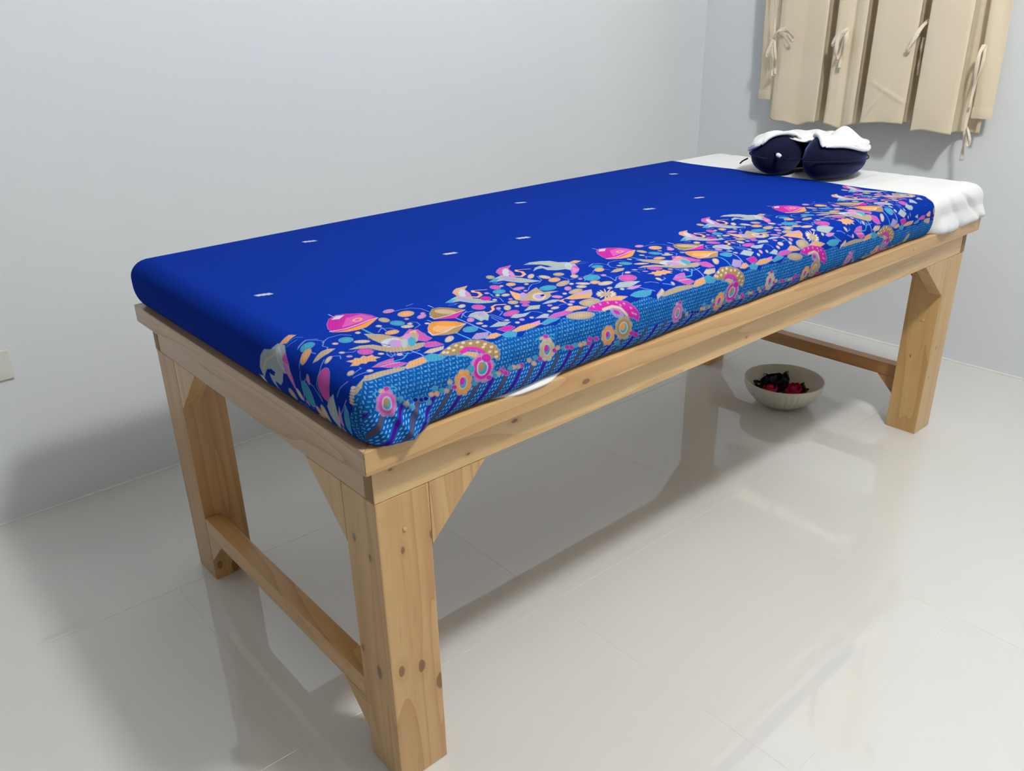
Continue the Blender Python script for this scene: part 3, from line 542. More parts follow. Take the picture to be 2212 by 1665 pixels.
# ================================================================ MATTRESS + BATIK CLOTH
ZT = 0.742
def make_prof(tail=True):
    p = []
    for a in np.linspace(0, np.pi/2, 25): p.append((.038*np.sin(a), ZT-.036*(1-np.cos(a))))
    for k in np.linspace(0, 1, 12)[1:]: p.append((.038, ZT-.036-.014*k))
    for a in np.linspace(0, 1.25, 15)[1:]: p.append((.038-.026*(1-np.cos(a)), ZT-.050-.0455*np.sin(a)/np.sin(1.25)))
    p = np.array(p); d = np.r_[0, np.cumsum(np.hypot(*np.diff(p, axis=0).T))]
    return d, p
PD, PP = make_prof()
DMAX = PD[-1]
XR, XF = .040, 1.962          # ridge lines of the mattress, near / far end
YR, YF = .038, .852
def sst(x, a, b):
    t = np.clip((x-a)/(b-a), 0, 1); return t*t*(3-2*t)

def drape(a, b, off, both_ends):
    """flat cloth coordinates -> (x,y,z, outward normal xy, depth, s, t). a, b 2-D arrays."""
    da = np.where(a < XR, XR-a, 0.0); sgx = np.where(a < XR, -1.0, 1.0); ex = np.where(a < XR, XR, a)
    if both_ends:
        hi = a > XF; da = np.where(hi, a-XF, da); ex = np.where(hi, XF, ex)
    db = np.where(b < YR, YR-b, np.where(b > YF, b-YF, 0.0)); sgy = np.where(b < YR, -1.0, 1.0)
    ey = np.clip(b, YR, YF)
    d = np.maximum(da, db)
    with np.errstate(divide='ignore', invalid='ignore'):
        th = np.where(da >= db, np.pi/4*np.where(da > 0, db/np.maximum(da, 1e-9), 0), np.pi/2-np.pi/4*np.where(db > 0, da/np.maximum(db, 1e-9), 0))
    th = np.where((da > 0) & (db > 0), th, np.where(db > 0, np.pi/2, 0.0))
    nx = np.where(d > 0, np.cos(th)*sgx, 0.0); ny = np.where(d > 0, np.sin(th)*sgy, 0.0)
    nx = np.where((db > 0) & (da == 0), 0.0, nx); ny = np.where((da > 0) & (db == 0), 0.0, ny)
    sq = 1.0/(np.abs(np.cos(th))**3.2+np.abs(np.sin(th))**3.2)**(1/3.2)
    nx = np.where((da > 0) & (db > 0), nx*sq, nx); ny = np.where((da > 0) & (db > 0), ny*sq, ny)
    out = np.interp(d, PD, PP[:, 0]); z = np.interp(d, PD, PP[:, 1])
    ang = np.clip(d/.06, 0, 1)
    corner = (da > 0) & (db > 0)
    s = np.where(corner & (db > da), ex+sgx*(np.pi/2-th)*out, a)
    t = np.where(corner & (da >= db), ey+sgy*th*out, b)
    o2 = out+off*np.sin(ang*np.pi/2)
    x = ex+nx*o2; y = ey+ny*o2; z = z+off*np.cos(ang*np.pi/2)
    dome = .005*np.sin(np.clip(x/2.0, 0, 1)*np.pi)-.002
    z = z+dome*np.clip((z-.65)/.08, 0, 1)
    return x, y, z, nx, ny, d, s, t

def pattern_colors(s2, t2, acol, brow):
    """colour of the printed cloth, evaluated point by point in cloth coordinates (metres)"""
    PER, DR = .613, .036
    PAL = {k: np.array(srgb(*v)[:3]) for k, v in dict(pk=(200, 48, 165), pm=(205, 92, 180), pl=(206, 138, 196), od=(228, 152, 76), tn=(188, 168, 140),
           td=(164, 136, 94), cr=(206, 188, 166), cy=(66, 160, 194), lv=(172, 152, 205), wh=(190, 200, 214), gr=(172, 188, 192), bl=(16, 34, 140), sb=(122, 156, 232)).items()}
    PAL['or'] = np.array(srgb(224, 170, 122)[:3])
    pt = t2+DR*s2; ps = s2*(1+.042*sst(t2, .03, .16))
    blue = np.array([.0028, .029, .315]); teal = np.array(srgb(14, 98, 172)[:3]); teald = np.array(srgb(10, 72, 150)[:3])
    C = np.empty(s2.shape+(3,)); C[:] = blue
    rs = np.random.RandomState(3)
    # teal band
    bound = .0235+.003*np.sin(ps*2*np.pi/.0613)+.002*np.sin(ps*2*np.pi/.0383+1)
    low = pt < bound
    wv = .5+.5*np.sin(ps*2*np.pi/.0125+pt*300)*np.sin(pt*2*np.pi/.011)
    base = teald+(teal-teald)*np.clip(wv, 0, 1)[..., None]
    # basket-weave dashes
    g = .0060; iu = np.floor((ps+pt*.5)/g); iv = np.floor(pt/g)
    fu = (ps+pt*.5)/g-iu-.5; fv = pt/g-iv-.5
    par = (iu+iv) % 2
    r1 = np.where(par > 0, np.abs(fu-.5*fv), np.abs(fv)); r2 = np.where(par > 0, np.abs(fv), np.abs(fu))
    dash = np.clip((.17-r1)/.08, 0, 1)*np.clip((.40-r2)/.1, 0, 1)
    base = base+(np.array(srgb(125, 190, 230)[:3])-base)*(dash*(.34+.28*np.abs(np.sin(iu*12.9898+iv*78.233))))[..., None]
    # diagonal stripes with dotted lines below the garland
    q = (ps-.1421)-.66*(pt+.0303); sp = .0266
    ph = q/sp-np.floor(q/sp); kk = np.floor(q/sp) % 2
    dd = np.minimum(ph, 1-ph)*sp; kk = np.floor(q/sp+.5) % 2
    stripe_a = np.clip((.0042-dd)/.0012, 0, 1)
    stripe_c = np.where(kk[..., None] > 0, np.array(srgb(72, 22, 150)[:3]), np.array(srgb(92, 78, 92)[:3]))
    b2 = np.array(srgb(14, 92, 178)[:3])*np.ones_like(C)
    for o_ in (.0078, .0133, .0188):
        dq = np.abs(ph*sp-o_); al = pt/.0064-np.floor(pt/.0064)
        dot = np.clip((.0013-dq)/.0007, 0, 1)*np.clip((.30-np.abs(al-.5))/.1, 0, 1)
        b2 = b2+(np.array(srgb(140, 200, 240)[:3])-b2)*dot[..., None]
    b2 = b2+(stripe_c-b2)*stripe_a[..., None]
    st = (pt < -.0245)
    base = np.where(st[..., None], b2, base)
    C = np.where(low[..., None], base, C)
    # printed motifs
    OUT = np.array(srgb(140, 170, 225)[:3])
    for sh in SHAPES:
        kind, cn, wdt = sh[0], sh[1], sh[2]; v = np.array(sh[3:], float)*1e-4
        colr = PAL[cn]
        if kind == 'E':
            A = np.array([[v[2], v[4]], [v[3], v[5]]])
            if abs(np.linalg.det(A)) < 1e-9: continue
            ex = np.hypot(v[2], v[4]); ey = np.hypot(v[3], v[5]); bb = (v[0]-ex, v[0]+ex, v[1]-ey, v[1]+ey)
            Ai = np.linalg.inv(A); sv = np.linalg.svd(A)[1]
        else:
            Q = v.reshape(-1, 2); bb = (Q[:, 0].min(), Q[:, 0].max(), Q[:, 1].min(), Q[:, 1].max())
        pad = .003
        for k in range(-2, 4):
            s0, s1 = bb[0]+k*PER-pad, bb[1]+k*PER+pad
            if s1 < acol[0]-.06 or s0 > acol[-1]: continue
            c0 = 0 if s0 < XR+.02 else np.searchsorted(acol, s0/1.043-.001); c1 = np.searchsorted(acol, max(s1, XR+.02) if s0 < XR else s1+.001)
            tlo, thi = bb[2]-pad-DR*max(s1, 0), bb[3]+pad-DR*min(max(s0, -.1), 2)
            r0 = 0 if tlo < YR+.01 else np.searchsorted(brow, tlo); r1_ = np.searchsorted(brow, max(thi, YR+.01) if tlo < YR else thi)
            if c1 <= c0 or r1_ <= r0: continue
            us = ps[c0:c1, r0:r1_]-k*PER; vs = pt[c0:c1, r0:r1_]
            if kind == 'E':
                du, dv = us-v[0], vs-v[1]
                qx = Ai[0, 0]*du+Ai[0, 1]*dv; qy = Ai[1, 0]*du+Ai[1, 1]*dv
                rr = np.hypot(qx, qy); gx = np.hypot(Ai[0, 0]*qx+Ai[1, 0]*qy, Ai[0, 1]*qx+Ai[1, 1]*qy)/np.maximum(rr, 1e-6)
                D = (rr-1)/np.maximum(gx, 1e-6)
            else:
                D2 = np.full(us.shape, 1e9); ins = np.zeros(us.shape, bool); n = len(Q)
                for i in range(n if kind == 'P' else n-1):
                    a, b = Q[i], Q[(i+1) % n]; e_ = b-a; L2 = max(e_ @ e_, 1e-12)
                    wx_, wy_ = us-a[0], vs-a[1]; h = np.clip((wx_*e_[0]+wy_*e_[1])/L2, 0, 1)
                    D2 = np.minimum(D2, (wx_-h*e_[0])**2+(wy_-h*e_[1])**2)
                    if kind == 'P' and abs(e_[1]) > 1e-12:
                        c = ((a[1] > vs) != (b[1] > vs)) & (us < e_[0]*(vs-a[1])/e_[1]+a[0]); ins ^= c
                D = np.sqrt(D2); D = np.where(ins, -D, D) if kind == 'P' else D-wdt*1e-4*.5
            sub = C[c0:c1, r0:r1_]
            if kind != 'S' and wdt:
                al = np.clip((.0009-D)/.0008, 0, 1)[..., None]; sub += (OUT-sub)*al*.75
            al = np.clip((.0003-D)/.0008, 0, 1)[..., None]
            cc = colr
            if kind != 'S' and wdt:      # batik shading inside a motif
                mot = .86+.14*np.sin(us*900+vs*400)*np.sin(vs*1100-us*300)
                if kind == 'E': mot = mot*np.clip(1.14-.26*rr, .8, 1.2)
                cc = colr*mot[..., None]
            sub += (cc-sub)*al
    # small woven white marks scattered on the plain field
    for (ds, dt_) in DASHES:
        du, dv = s2-ds, t2-dt_
        for ox, oy in ((-.0075, .0025), (0, 0), (.0075, -.0025)):
            m = np.clip((.0062-np.maximum(np.abs(du-ox+.3*(dv-oy)), np.abs(dv-oy)))/.0015, 0, 1)
            C += (np.array([.62, .66, .74])-C)*(m*.95)[..., None]
    return C*.84

DASHES = [(.093, .454), (.484, .435), (1.074, .419), (.335, .736), (.670, .424), (1.268, .417), (.913, .703), (1.506, .689), (-.07, .30)]

def steps(*segs):
    out = []
    for a, b, h in segs: out.append(np.linspace(a, b, max(2, int(round((b-a)/h))+1))[:-1])
    return np.concatenate(out+[np.array([segs[-1][1]])])

def batik_cloth():
    D0 = DMAX-.0035
    LC = 1.70
    acol = steps((XR-D0, .70, .0011), (.70, 1.15, .0015), (1.15, LC, .0020))
    brow = steps((YR-D0, .30, .0011), (.30, .405, .011), (.405, .465, .003), (.465, .68, .012), (.68, .755, .003), (.755, YF, .010), (YF, YF+D0, .006))
    a, b = np.meshgrid(acol, brow, indexing='ij')
    a_flat, b_flat = a, b
    # slanted far hem
    lc = 1.676+.036*np.clip(b/.86, 0, 1)+.004*np.sin(b*23)
    a_geo = a+(lc-LC)*sst(a, 1.45, LC)
    x, y, z, nx, ny, d, s, t = drape(a_geo, b, .0032, False)
    # --- folds and hem on the near side
    near = (ny < -.3) & (b < YR)
    k = np.where(near, d/D0, 0.0)
    flap = sst(k, .58, 1.0)
    # loose corner flap that hangs over the rim
    fl = np.exp(-((s-.062)/.040)**4)
    y = y-np.where(near, fl*flap*(.0215), 0)
    z = z-np.where(near, fl*flap*.0040*(.7+.3*np.sin(s*130)), 0)
    # diagonal tuck folds
    for (c0, sl, amp, wd) in ((.055, .55, .0075, .008), (.085, .75, .006, .007), (.025, .35, .006, .008)):
        q = s-(c0+sl*(.68-z)); m = np.exp(-(q/wd)**2)*np.where(near, sst(k, .35, .7), 0)*np.exp(-((s-.06)/.05)**4)
        y = y-m*amp*.7
    # gentle waviness of the hem and side
    wav = .0016*np.sin(s*17+1)+.0010*np.sin(s*41)
    y = y+np.where(near, wav*sst(k, .3, 1.0), 0)
    # hem lifts a little where the white sheet shows below it
    lift = np.exp(-((s-.315)/.085)**4)
    z = z+np.where(near, lift*sst(k, .7, 1.0)*.0030, 0)
    y = y-np.where(near, lift*sst(k, .55, .95)*.006, 0)
    # --- soft creases of the top
    topm = sst(z, .735, .742)
    rs = np.random.RandomState(11)
    cre = np.zeros_like(x)
    for i in range(26):
        cx_, cy_ = rs.uniform(.2, 1.65), rs.uniform(.28, .84); an = rs.normal(0.05, .12) if cx_ > .9 else rs.normal(.0, .3)
        ln, wd, am = rs.uniform(.08, .30), rs.uniform(.006, .016), rs.uniform(.0004, .0011)*(1.4 if cx_ > 1.0 else .6)
        du, dv = x-cx_, y-cy_; p_, q_ = du*np.cos(an)+dv*np.sin(an), -du*np.sin(an)+dv*np.cos(an)
        cre += am*np.exp(-(q_/wd)**2-(p_/ln)**2)
    z = z+cre*topm
    # far hem lies down on the sheet
    z = z-.0022*sst(a, LC-.006, LC)*topm
    P = np.stack([x, y, z], -1)
    me = grid_mesh('batik_cloth', P)
    colr = pattern_colors(s, t, acol, brow)
    at = me.color_attributes.new('print', 'FLOAT_COLOR', 'POINT')
    rgba = np.ones((P.shape[0]*P.shape[1], 4), np.float32); rgba[:, :3] = np.clip(colr, 0, 1).reshape(-1, 3)
    at.data.foreach_set('color', rgba.ravel())
    m = NT('printed_batik_cotton')
    ca = m.n('Attribute', attribute_name='print')
    v, raw = m.mapped((1, 1, 1), rnd=False); nz = m.noise(raw, 900, 2); n2 = m.noise(raw, 14, 3)
    c = m.mix(m.math('MULTIPLY', nz, .22), ca.outputs['Color'], (0, 0, 0, 1), 'MULTIPLY')
    m.set(Base_Color=ca.outputs['Color'], Roughness=1.0)
    m.b.inputs['Specular IOR Level'].default_value = .04
    m.bump(m.math('ADD', m.math('MULTIPLY', nz, .15), n2), .10, .002)
    o = link('batik_cloth', me, m.m)
    o['label'] = 'royal blue batik cloth with a bird and flower border spread over the mattress'; o['category'] = 'cloth'
    return o

def mattress():
    D0 = DMAX
    acol = steps((XR-D0, XR, .004), (XR, XF, .008), (XF, XF+D0, .004))
    brow = steps((YR-D0, YR, .004), (YR, YF, .010), (YF, YF+D0, .004))
    a, b = np.meshgrid(acol, brow, indexing='ij')
    x, y, z, nx, ny, d, s, t = drape(a, b, 0.0, True)
    k = d/D0; low = sst(k, .5, 1.0)
    near = ny < -.2; far_end = nx > .2
    # sheet sags over the rim beyond the cloth and at a spot near the front corner
    f1 = sst(x, 1.68, 1.74)
    y = y-np.where(near, f1*sst(k, .6, 1.0)*(.0235+.003*np.sin(x*26)), 0)*np.clip(-ny, 0, 1)
    z = z-np.where(near, f1*sst(k, .6, 1.0)*(.0040+.0035*np.sin(x*20+2.6)), 0)
    x = x+np.where(far_end, low*.012, 0)*nx
    f2 = np.exp(-((x-.305)/.065)**4)
    y = y-np.where(near, f2*sst(k, .88, 1.0)*.0200, 0); z = z-np.where(near, f2*sst(k, .80, 1.0)*.0020, 0)
    # tuck creases at the far near corner
    for (c0, sl, am, wd) in ((1.80, -.9, .007, .010), (1.90, -1.3, .009, .012), (1.745, -.35, .004, .008)):
        q = x-(c0+sl*(.70-z)*-1.0); m = np.exp(-(q/wd)**2)*np.where(near, sst(k, .12, .5), 0)
        y = y+m*am
    bul = np.exp(-((x-1.985)/.05)**2)*np.where(near, sst(k, .2, .7), 0); y = y-bul*.004
    # fine pulls on the top towards the head end
    pull = sst(x, 1.66, 1.72)*sst(z, .735, .742)
    z = z+pull*(.0007*np.sin(y*95+x*8)+.0005*np.sin(y*170-x*13))
    me = grid_mesh('mattress', np.stack([x, y, z], -1))
    bm = bmesh.new(); bm.from_mesh(me)
    bed = [e for e in bm.edges if e.is_boundary]
    bmesh.ops.edgeloop_fill(bm, edges=bed)
    bm.to_mesh(me); bm.free()
    k_ = NT('white_sheet'); v, raw = k_.mapped((1, 1, 1), rnd=False); nz = k_.noise(raw, 500, 2); n2 = k_.noise(raw, 9, 3)
    k_.set(Base_Color=k_.mix(n2, (.72, .74, .75, 1), (.77, .785, .79, 1)), Roughness=.85)
    k_.b.inputs['Specular IOR Level'].default_value = .2
    k_.bump(k_.math('ADD', k_.math('MULTIPLY', nz, .1), n2), .25, .003)
    o = link('mattress', me, k_.m)
    o['label'] = 'thin mattress in a white fitted sheet, bare at the head end of the table'; o['category'] = 'mattress'
mattress()
batik_cloth()

# ================================================================ U-SHAPED FACE PILLOW
PC = np.array([1.788, 0.422]); PZ0 = .7465
PR, PRT, PRV = .093, .064, .049        # ring radius, tube half width, half height
OPEN = math.radians(188)               # direction of the opening
def pillow():
    t = thing('face_pillow', 'navy velvet U-shaped face pillow on the white head end of the mattress', 'pillow', (PC[0], PC[1], PZ0))
    k = NT('navy_velvet'); v, raw = k.mapped((1, 1, 1)); nz = k.noise(raw, 420, 2); n2 = k.noise(raw, 22, 3)
    k.set(Base_Color=k.mix(n2, (.0035, .0045, .018, 1), (.006, .008, .032, 1)), Roughness=.9)
    k.b.inputs['Sheen Weight'].default_value = .5; k.b.inputs['Sheen Roughness'].default_value = .35
    k.b.inputs['Sheen Tint'].default_value = (.25, .36, .85, 1); k.b.inputs['Specular IOR Level'].default_value = .15
    k.bump(k.math('ADD', k.math('MULTIPLY', nz, .3), n2), .35, .004)
    half = math.radians(167)
    n = 96; m = 36
    ph = np.linspace(-half, half, n); P = np.zeros((n, m, 3))
    for i, f in enumerate(ph):
        # opening is at f = +-180deg
        end = (abs(f)-math.radians(120))/math.radians(43)
        w = 1.0+.04*math.cos(2*f)
        taper = 1.0
        if i < 7 or i > n-8:
            q = (i if i < 7 else n-1-i)/7.0; taper = math.sqrt(max(1-(1-q)**2, .0009))
        fat = 1.0+.10*sst(abs(f), 1.2, 2.3)
        a = OPEN+math.pi+f
        c = PC+PR*np.array([math.cos(a)*1.06, math.sin(a)])
        rad = np.array([math.cos(a), math.sin(a)])
        for j in range(m):
            b = 2*np.pi*j/m
            cu, su = math.cos(b), math.sin(b)
            e = .86; cu2 = math.copysign(abs(cu)**e, cu); su2 = math.copysign(abs(su)**e, su)
            rr = PRT*w*fat*taper; hh = PRV*fat*taper
            zz = PZ0+PRV*1.0*fat+hh*su2
            P[i, j] = (c[0]+rad[0]*rr*cu2, c[1]+rad[1]*rr*cu2, zz)
    P[..., 2] = np.maximum(P[..., 2], PZ0+.0008)
    body = link('cushion', grid_mesh('cushion', P, close_v=True), k.m, t)
    body['label'] = 'navy velvet cushion ring'
    # seam piping round the outside
    ring = []
    for f in np.linspace(-half*.97, half*.97, 90):
        a = OPEN+math.pi+f; fat = 1.0+.10*sst(abs(f), 1.2, 2.3)
        ring.append((PC[0]+(PR*1.06+PRT*fat*1.035)*math.cos(a), PC[1]+(PR+PRT*fat*1.035)*math.sin(a), PZ0+PRV*fat))
    link('piping', grid_mesh('piping', tube_grid(ring, .0022, 8), close_v=True), k.m, t)
    # drawstring across the opening, with a white cord stop
    aL, aR = OPEN+math.pi+half*.93, OPEN+math.pi-half*.93
    e0 = np.array([PC[0]+(PR+.03)*1.06*math.cos(aL), PC[1]+(PR+.03)*math.sin(aL), PZ0+.072])
    e1 = np.array([PC[0]+(PR+.03)*1.06*math.cos(aR), PC[1]+(PR+.03)*math.sin(aR), PZ0+.060])
    od = np.array([math.cos(OPEN), math.sin(OPEN), 0])
    ends = sorted([e0, e1], key=lambda q: -q[1])
    l, r = ends
    cord = spline([l+od*.012, l*.75+r*.25+od*.028+np.array([0, 0, -.006]), l*.45+r*.55+od*.026+np.array([0, 0, -.012]), r+od*.012], 30)
    link('drawstring', grid_mesh('drawstring', tube_grid(cord, .0016, 8), close_v=True), k.m, t)
    cs = cord[9]; tg = []
    u = np.linspace(-1, 1, 15)
    path = np.array([cs+(cord[12]-cord[6])/np.linalg.norm(cord[12]-cord[6])*.0085*q for q in u]); rad = .0058*np.sqrt(np.clip(1-(u*.98)**4, .003, 1))
    o = link('cord_stop', grid_mesh('cord_stop', tube_grid(path, rad, 12), close_v=True), plain('white_plastic', (.80, .82, .88, 1), .3), t)
    o['label'] = 'small white plastic cord stop'
    lp = spline([np.array([PC[0]-.055, PC[1]+.168, PZ0+.030]), np.array([PC[0]-.062, PC[1]+.180, PZ0+.022]), np.array([PC[0]-.068, PC[1]+.186, PZ0+.014])], 12)
    link('loop_tab', grid_mesh('loop_tab', tube_grid(lp, .0022, 8), close_v=True), k.m, t)
pillow()

# ================================================================ WHITE TOWEL ON THE PILLOW
def tube_point(f, b, extra):
    """point on the pillow surface: f angle round the ring (0 = back), b angle round the tube (0 = outwards, 90deg = up)"""
    fat = 1.0+.10*sst(abs(f), 1.2, 2.3); a = OPEN+math.pi+f; w = 1.0+.04*math.cos(2*f)
    cu, su = math.cos(b), math.sin(b); e = .86
    cu2 = math.copysign(abs(cu)**e, cu); su2 = math.copysign(abs(su)**e, su)
    rr = (PRT*w*fat+extra)*cu2; hh = (PRV*fat+extra)*su2
    return np.array([PC[0]+(PR*1.06+rr)*math.cos(a), PC[1]+(PR+rr)*math.sin(a), PZ0+PRV*fat+hh])

def towel():
    k = NT('white_towelling'); v, raw = k.mapped((1, 1, 1)); nz = k.noise(raw, 320, 2)
    k.set(Base_Color=(.77, .78, .79, 1), Roughness=.9); k.b.inputs['Specular IOR Level'].default_value = .15
    k.bump(nz, .3, .002)
    t = thing('towel', 'white towel draped in folds over the navy face pillow', 'towel', (PC[0], PC[1], PZ0+.09))
    rad = math.radians
    def low_edge(f):        # how far the cloth reaches down the outside
        d = math.degrees(f)
        return rad(34+6*math.sin(f*2.3+.5)+4*math.sin(f*5.1)-8*math.exp(-((d+105)/28)**2)-16*math.exp(-((d-120)/30)**2))
    F = np.linspace(rad(-146), rad(150), 170); J = 36
    P = np.zeros((len(F), J, 3))
    def bump(x, y):
        return (.026*math.exp(-(((x-1.835)/.030)**2+((y-.352)/.026)**2))
                + .012*math.exp(-(((x-1.775)/.05)**2+((y-.455)/.016)**2)))
    for i, f in enumerate(F):
        b0 = low_edge(f); b1 = rad(140)
        for j in range(J):
            q = j/(J-1); b = b0+(b1-b0)*q
            wr = .0016*math.sin(b*9+f*4)+.0020*math.sin(f*13+b*3)*math.sin(b)+.0045
            lift = .006*math.exp(-(q/.10)**2)*max(0, math.sin(f*6.0+.7))
            p = tube_point(f, b, wr+lift)
            p[2] += bump(p[0], p[1])*sst(q, .05, .35)
            P[i, j] = p
    o = link('cloth', grid_mesh('cloth', P), k.m, t)
    md = o.modifiers.new('thick', 'SOLIDIFY'); md.thickness = .0035; md.offset = 1
    # middle of the towel, sagging over the hole between the arms
    nA, nR = 64, 12; Q = np.zeros((nA, nR, 3))
    for i, a in enumerate(np.linspace(0, 2*np.pi, nA, endpoint=False)):
        g = (a-OPEN+np.pi) % (2*np.pi)-np.pi
        rm = (PR+.004)*(1-.55*math.exp(-(g/.55)**2))
        for j in range(nR):
            rho = max(.001, rm*j/(nR-1)); x = PC[0]+1.06*rho*math.cos(a); y = PC[1]+rho*math.sin(a)
            Q[i, j] = (x, y, PZ0+PRV*2.0+.0065-.012*(1-sst(rho, .03, .09))+bump(x, y)*.8+.0015*math.sin(x*140+y*90))
    o = link('cloth_middle', grid_mesh('cloth_middle', Q, close_u=True), k.m, t)
    md = o.modifiers.new('thick', 'SOLIDIFY'); md.thickness = .003; md.offset = 1
    # rolled hems along the lower edges and the two front ends
    def roll(pts, r):
        n = len(pts); u = np.linspace(0, 1, n)
        rr = np.clip(r*np.minimum(1, 7*np.minimum(u, 1-u)+.3), .001, 1)
        link('rolled_hem', grid_mesh('rolled_hem', tube_grid(pts, rr, 12), close_v=True), k.m, t)
    roll(np.array([tube_point(f, low_edge(f)-.02, .0075) for f in np.linspace(rad(-143), rad(-62), 40)]), .0052)
    roll(np.array([tube_point(f, low_edge(f)-.02, .0070) for f in np.linspace(rad(88), rad(148), 30)]), .0048)
    roll(np.array([tube_point(rad(-146), b, .0085) for b in np.linspace(low_edge(rad(-146)), rad(128), 24)]), .0060)
    roll(np.array([tube_point(rad(150), b, .0080) for b in np.linspace(low_edge(rad(150)), rad(120), 24)]), .0052)
towel()

# ================================================================ CURTAIN
CXW = R_['x1']
def fabric(name, c1, c2):
    k = NT(name); v, raw = k.mapped((1, 1, 1), rnd=False)
    s1, _ = k.mapped((1, 700, 40), rnd=False); s2, _ = k.mapped((1, 40, 700), rnd=False)
    wv = k.math('ADD', k.noise(s1, 1, 2), k.noise(s2, 1, 2)); big = k.noise(raw, 12, 3)
    k.set(Base_Color=k.mix(big, c1, c2), Roughness=.9); k.b.inputs['Specular IOR Level'].default_value = .1
    k.bump(k.math('ADD', k.math('MULTIPLY', wv, .3), big), .35, .003)
    # thin cotton lets a little light through
    tr = k.n('BsdfTranslucent'); tr.inputs[0].default_value = c1
    mx = k.n('MixShader'); mx.inputs[0].default_value = .12
    out = [n for n in k.t.nodes if n.type == 'OUTPUT_MATERIAL'][0]
    k.l(k.b.outputs[0], mx.inputs[1]); k.l(tr.outputs[0], mx.inputs[2]); k.l(mx.outputs[0], out.inputs[0])
    return k.m
M_CURT = fabric('beige_cotton', (.80, .70, .53, 1), (.84, .74, .57, 1))
M_TIE = fabric('beige_tie', (.84, .75, .60, 1), (.88, .79, .65, 1))
ZTOP = 1.96
def curtain():
    t = thing('curtain', 'short beige cotton curtain with ribbon ties hanging on the far wall', 'curtain', (CXW-.07, .64, .79))
    # (y, distance from wall) profile of the folds; y decreases towards the right of the picture
    sh = lambda y: y-.014-.020*(y-.3)/.7
    def front(pts): return [(y, d+.028) for y, d in pts]
    panels = [front([(1.008, .083), (.985, .088), (.94, .087), (.90, .083), (.87, .086), (.835, .089), (.818, .090), (.810, .088)]),
              front([(.779, .084), (.765, .089), (.735, .085), (.716, .075), (.700, .084), (.678, .089), (.662, .087)]),
              front([(.634, .086), (.60, .091), (.55, .092), (.50, .091), (.484, .090), (.476, .087)]),
              front([(.449, .088), (.42, .092), (.37, .093), (.335, .092), (.318, .091), (.308, .086)])]
    path = [(1.045, .060), (1.020, .085)]
    for i, pn in enumerate(panels):
        path += pn
        yr = pn[-1][0]
        yl = panels[i+1][0][0] if i < 3 else yr-.030
        path += [(yr+.009, .102), (yr+.018, .070), (yr+.015, .036), (yr+.002, .024), ((yr+yl)/2-.006, .022), (yl-.016, .028), (yl-.013, .060), (yl-.006, .100)]
    path = path[:-2]+[(.262, .048), (.245, .052)]
    path = [(sh(y), d) for y, d in path]
    hem = [(1.01, .800), (.99, .796), (.94, .797), (.89, .785), (.845, .799), (.80, .803), (.76, .800), (.72, .786), (.67, .803), (.634, .812), (.56, .818), (.47, .819), (.456, .822), (.449, .797), (.411, .804), (.36, .800), (.309, .796), (.285, .795), (.255, .797)]
    hem = [(sh(y), z+.005) for y, z in hem]
    hy = np.array([p[0] for p in hem])[::-1]; hz = np.array([p[1] for p in hem])[::-1]
    pp = np.array(path); sg = np.r_[0, np.cumsum(np.hypot(*np.diff(pp, axis=0).T))]
    u = np.linspace(0, sg[-1], 560)
    Y0 = np.interp(u, sg, pp[:, 0]); X0 = np.interp(u, sg, pp[:, 1])
    ker = np.array([1, 6, 15, 20, 15, 6, 1.0])/64
    Y = np.convolve(np.pad(Y0, 3, 'edge'), ker, 'valid'); xs = np.convolve(np.pad(X0, 3, 'edge'), ker, 'valid')
    Z = np.r_[np.linspace(0, .12, 24), np.linspace(.12, 1, 70)[1:]]
    P = np.zeros((len(Y), len(Z), 3))
    h = np.interp(Y, hy, hz)
    for j, q in enumerate(Z):
        z = h+(ZTOP-h)*q
        sway = .003*np.sin(z*5+Y*7)*np.clip(xs/.1, 0, 1)
        curl = .004*np.exp(-(z-h)/.03)*np.sin(Y*42+1)*np.clip(xs/.1, 0, 1)
        P[:, j, 0] = CXW-(xs*(1-.20*q*q)+sway*.6+curl+.004)
        P[:, j, 1] = Y+.004*np.sin(z*5)*q
        P[:, j, 2] = z
        m = np.exp(-(((Y-.60)-(z-.84)*-.75)/.008)**2)*np.exp(-((z-.88)/.07)**2)*np.clip(xs/.1, 0, 1)
        m += .8*np.exp(-(((Y-.54)-(z-.93)*1.9)/.012)**2)*np.exp(-((z-.92)/.05)**2)*np.clip(xs/.1, 0, 1)
        P[:, j, 0] -= .0035*m
    o = link('panel', grid_mesh('panel', P), M_CURT, t); o['label'] = 'pleated beige curtain panel'
    md = o.modifiers.new('thick', 'SOLIDIFY'); md.thickness = .0012
    def strip(y0, y1, z0, d0, d1, lab):
        ys = np.linspace(y0, y1, 14); zs = np.linspace(z0, ZTOP, 60); P = np.zeros((14, 60, 3))
        for i, y in enumerate(ys):
            for j, z in enumerate(zs):
                u = i/13.0
                P[i, j] = (CXW-(d0+(d1-d0)*u+.004*math.sin(u*5+z*6)), y+.003*math.sin(z*6), z)
        o = link('side_strip', grid_mesh('side_strip', P), M_CURT, t); o['label'] = lab
        md = o.modifiers.new('thick', 'SOLIDIFY'); md.thickness = .0014
        # double-turned hem
        HP = np.zeros((14, 4, 3))
        for i, y in enumerate(ys):
            for j, zz in enumerate((0, .006, .028, .034)):
                HP[i, j] = P[i, 0]; HP[i, j, 2] = z0+zz; HP[i, j, 0] -= .0018 if 0 < j < 3 else .0006
        link('strip_hem', grid_mesh('strip_hem', HP), M_CURT, t)
    strip(1.062, .985, .874, .076, .092, 'shorter left edge strip of the curtain')
    strip(.268, .208, .850, .066, .058, 'shorter right edge strip of the curtain')
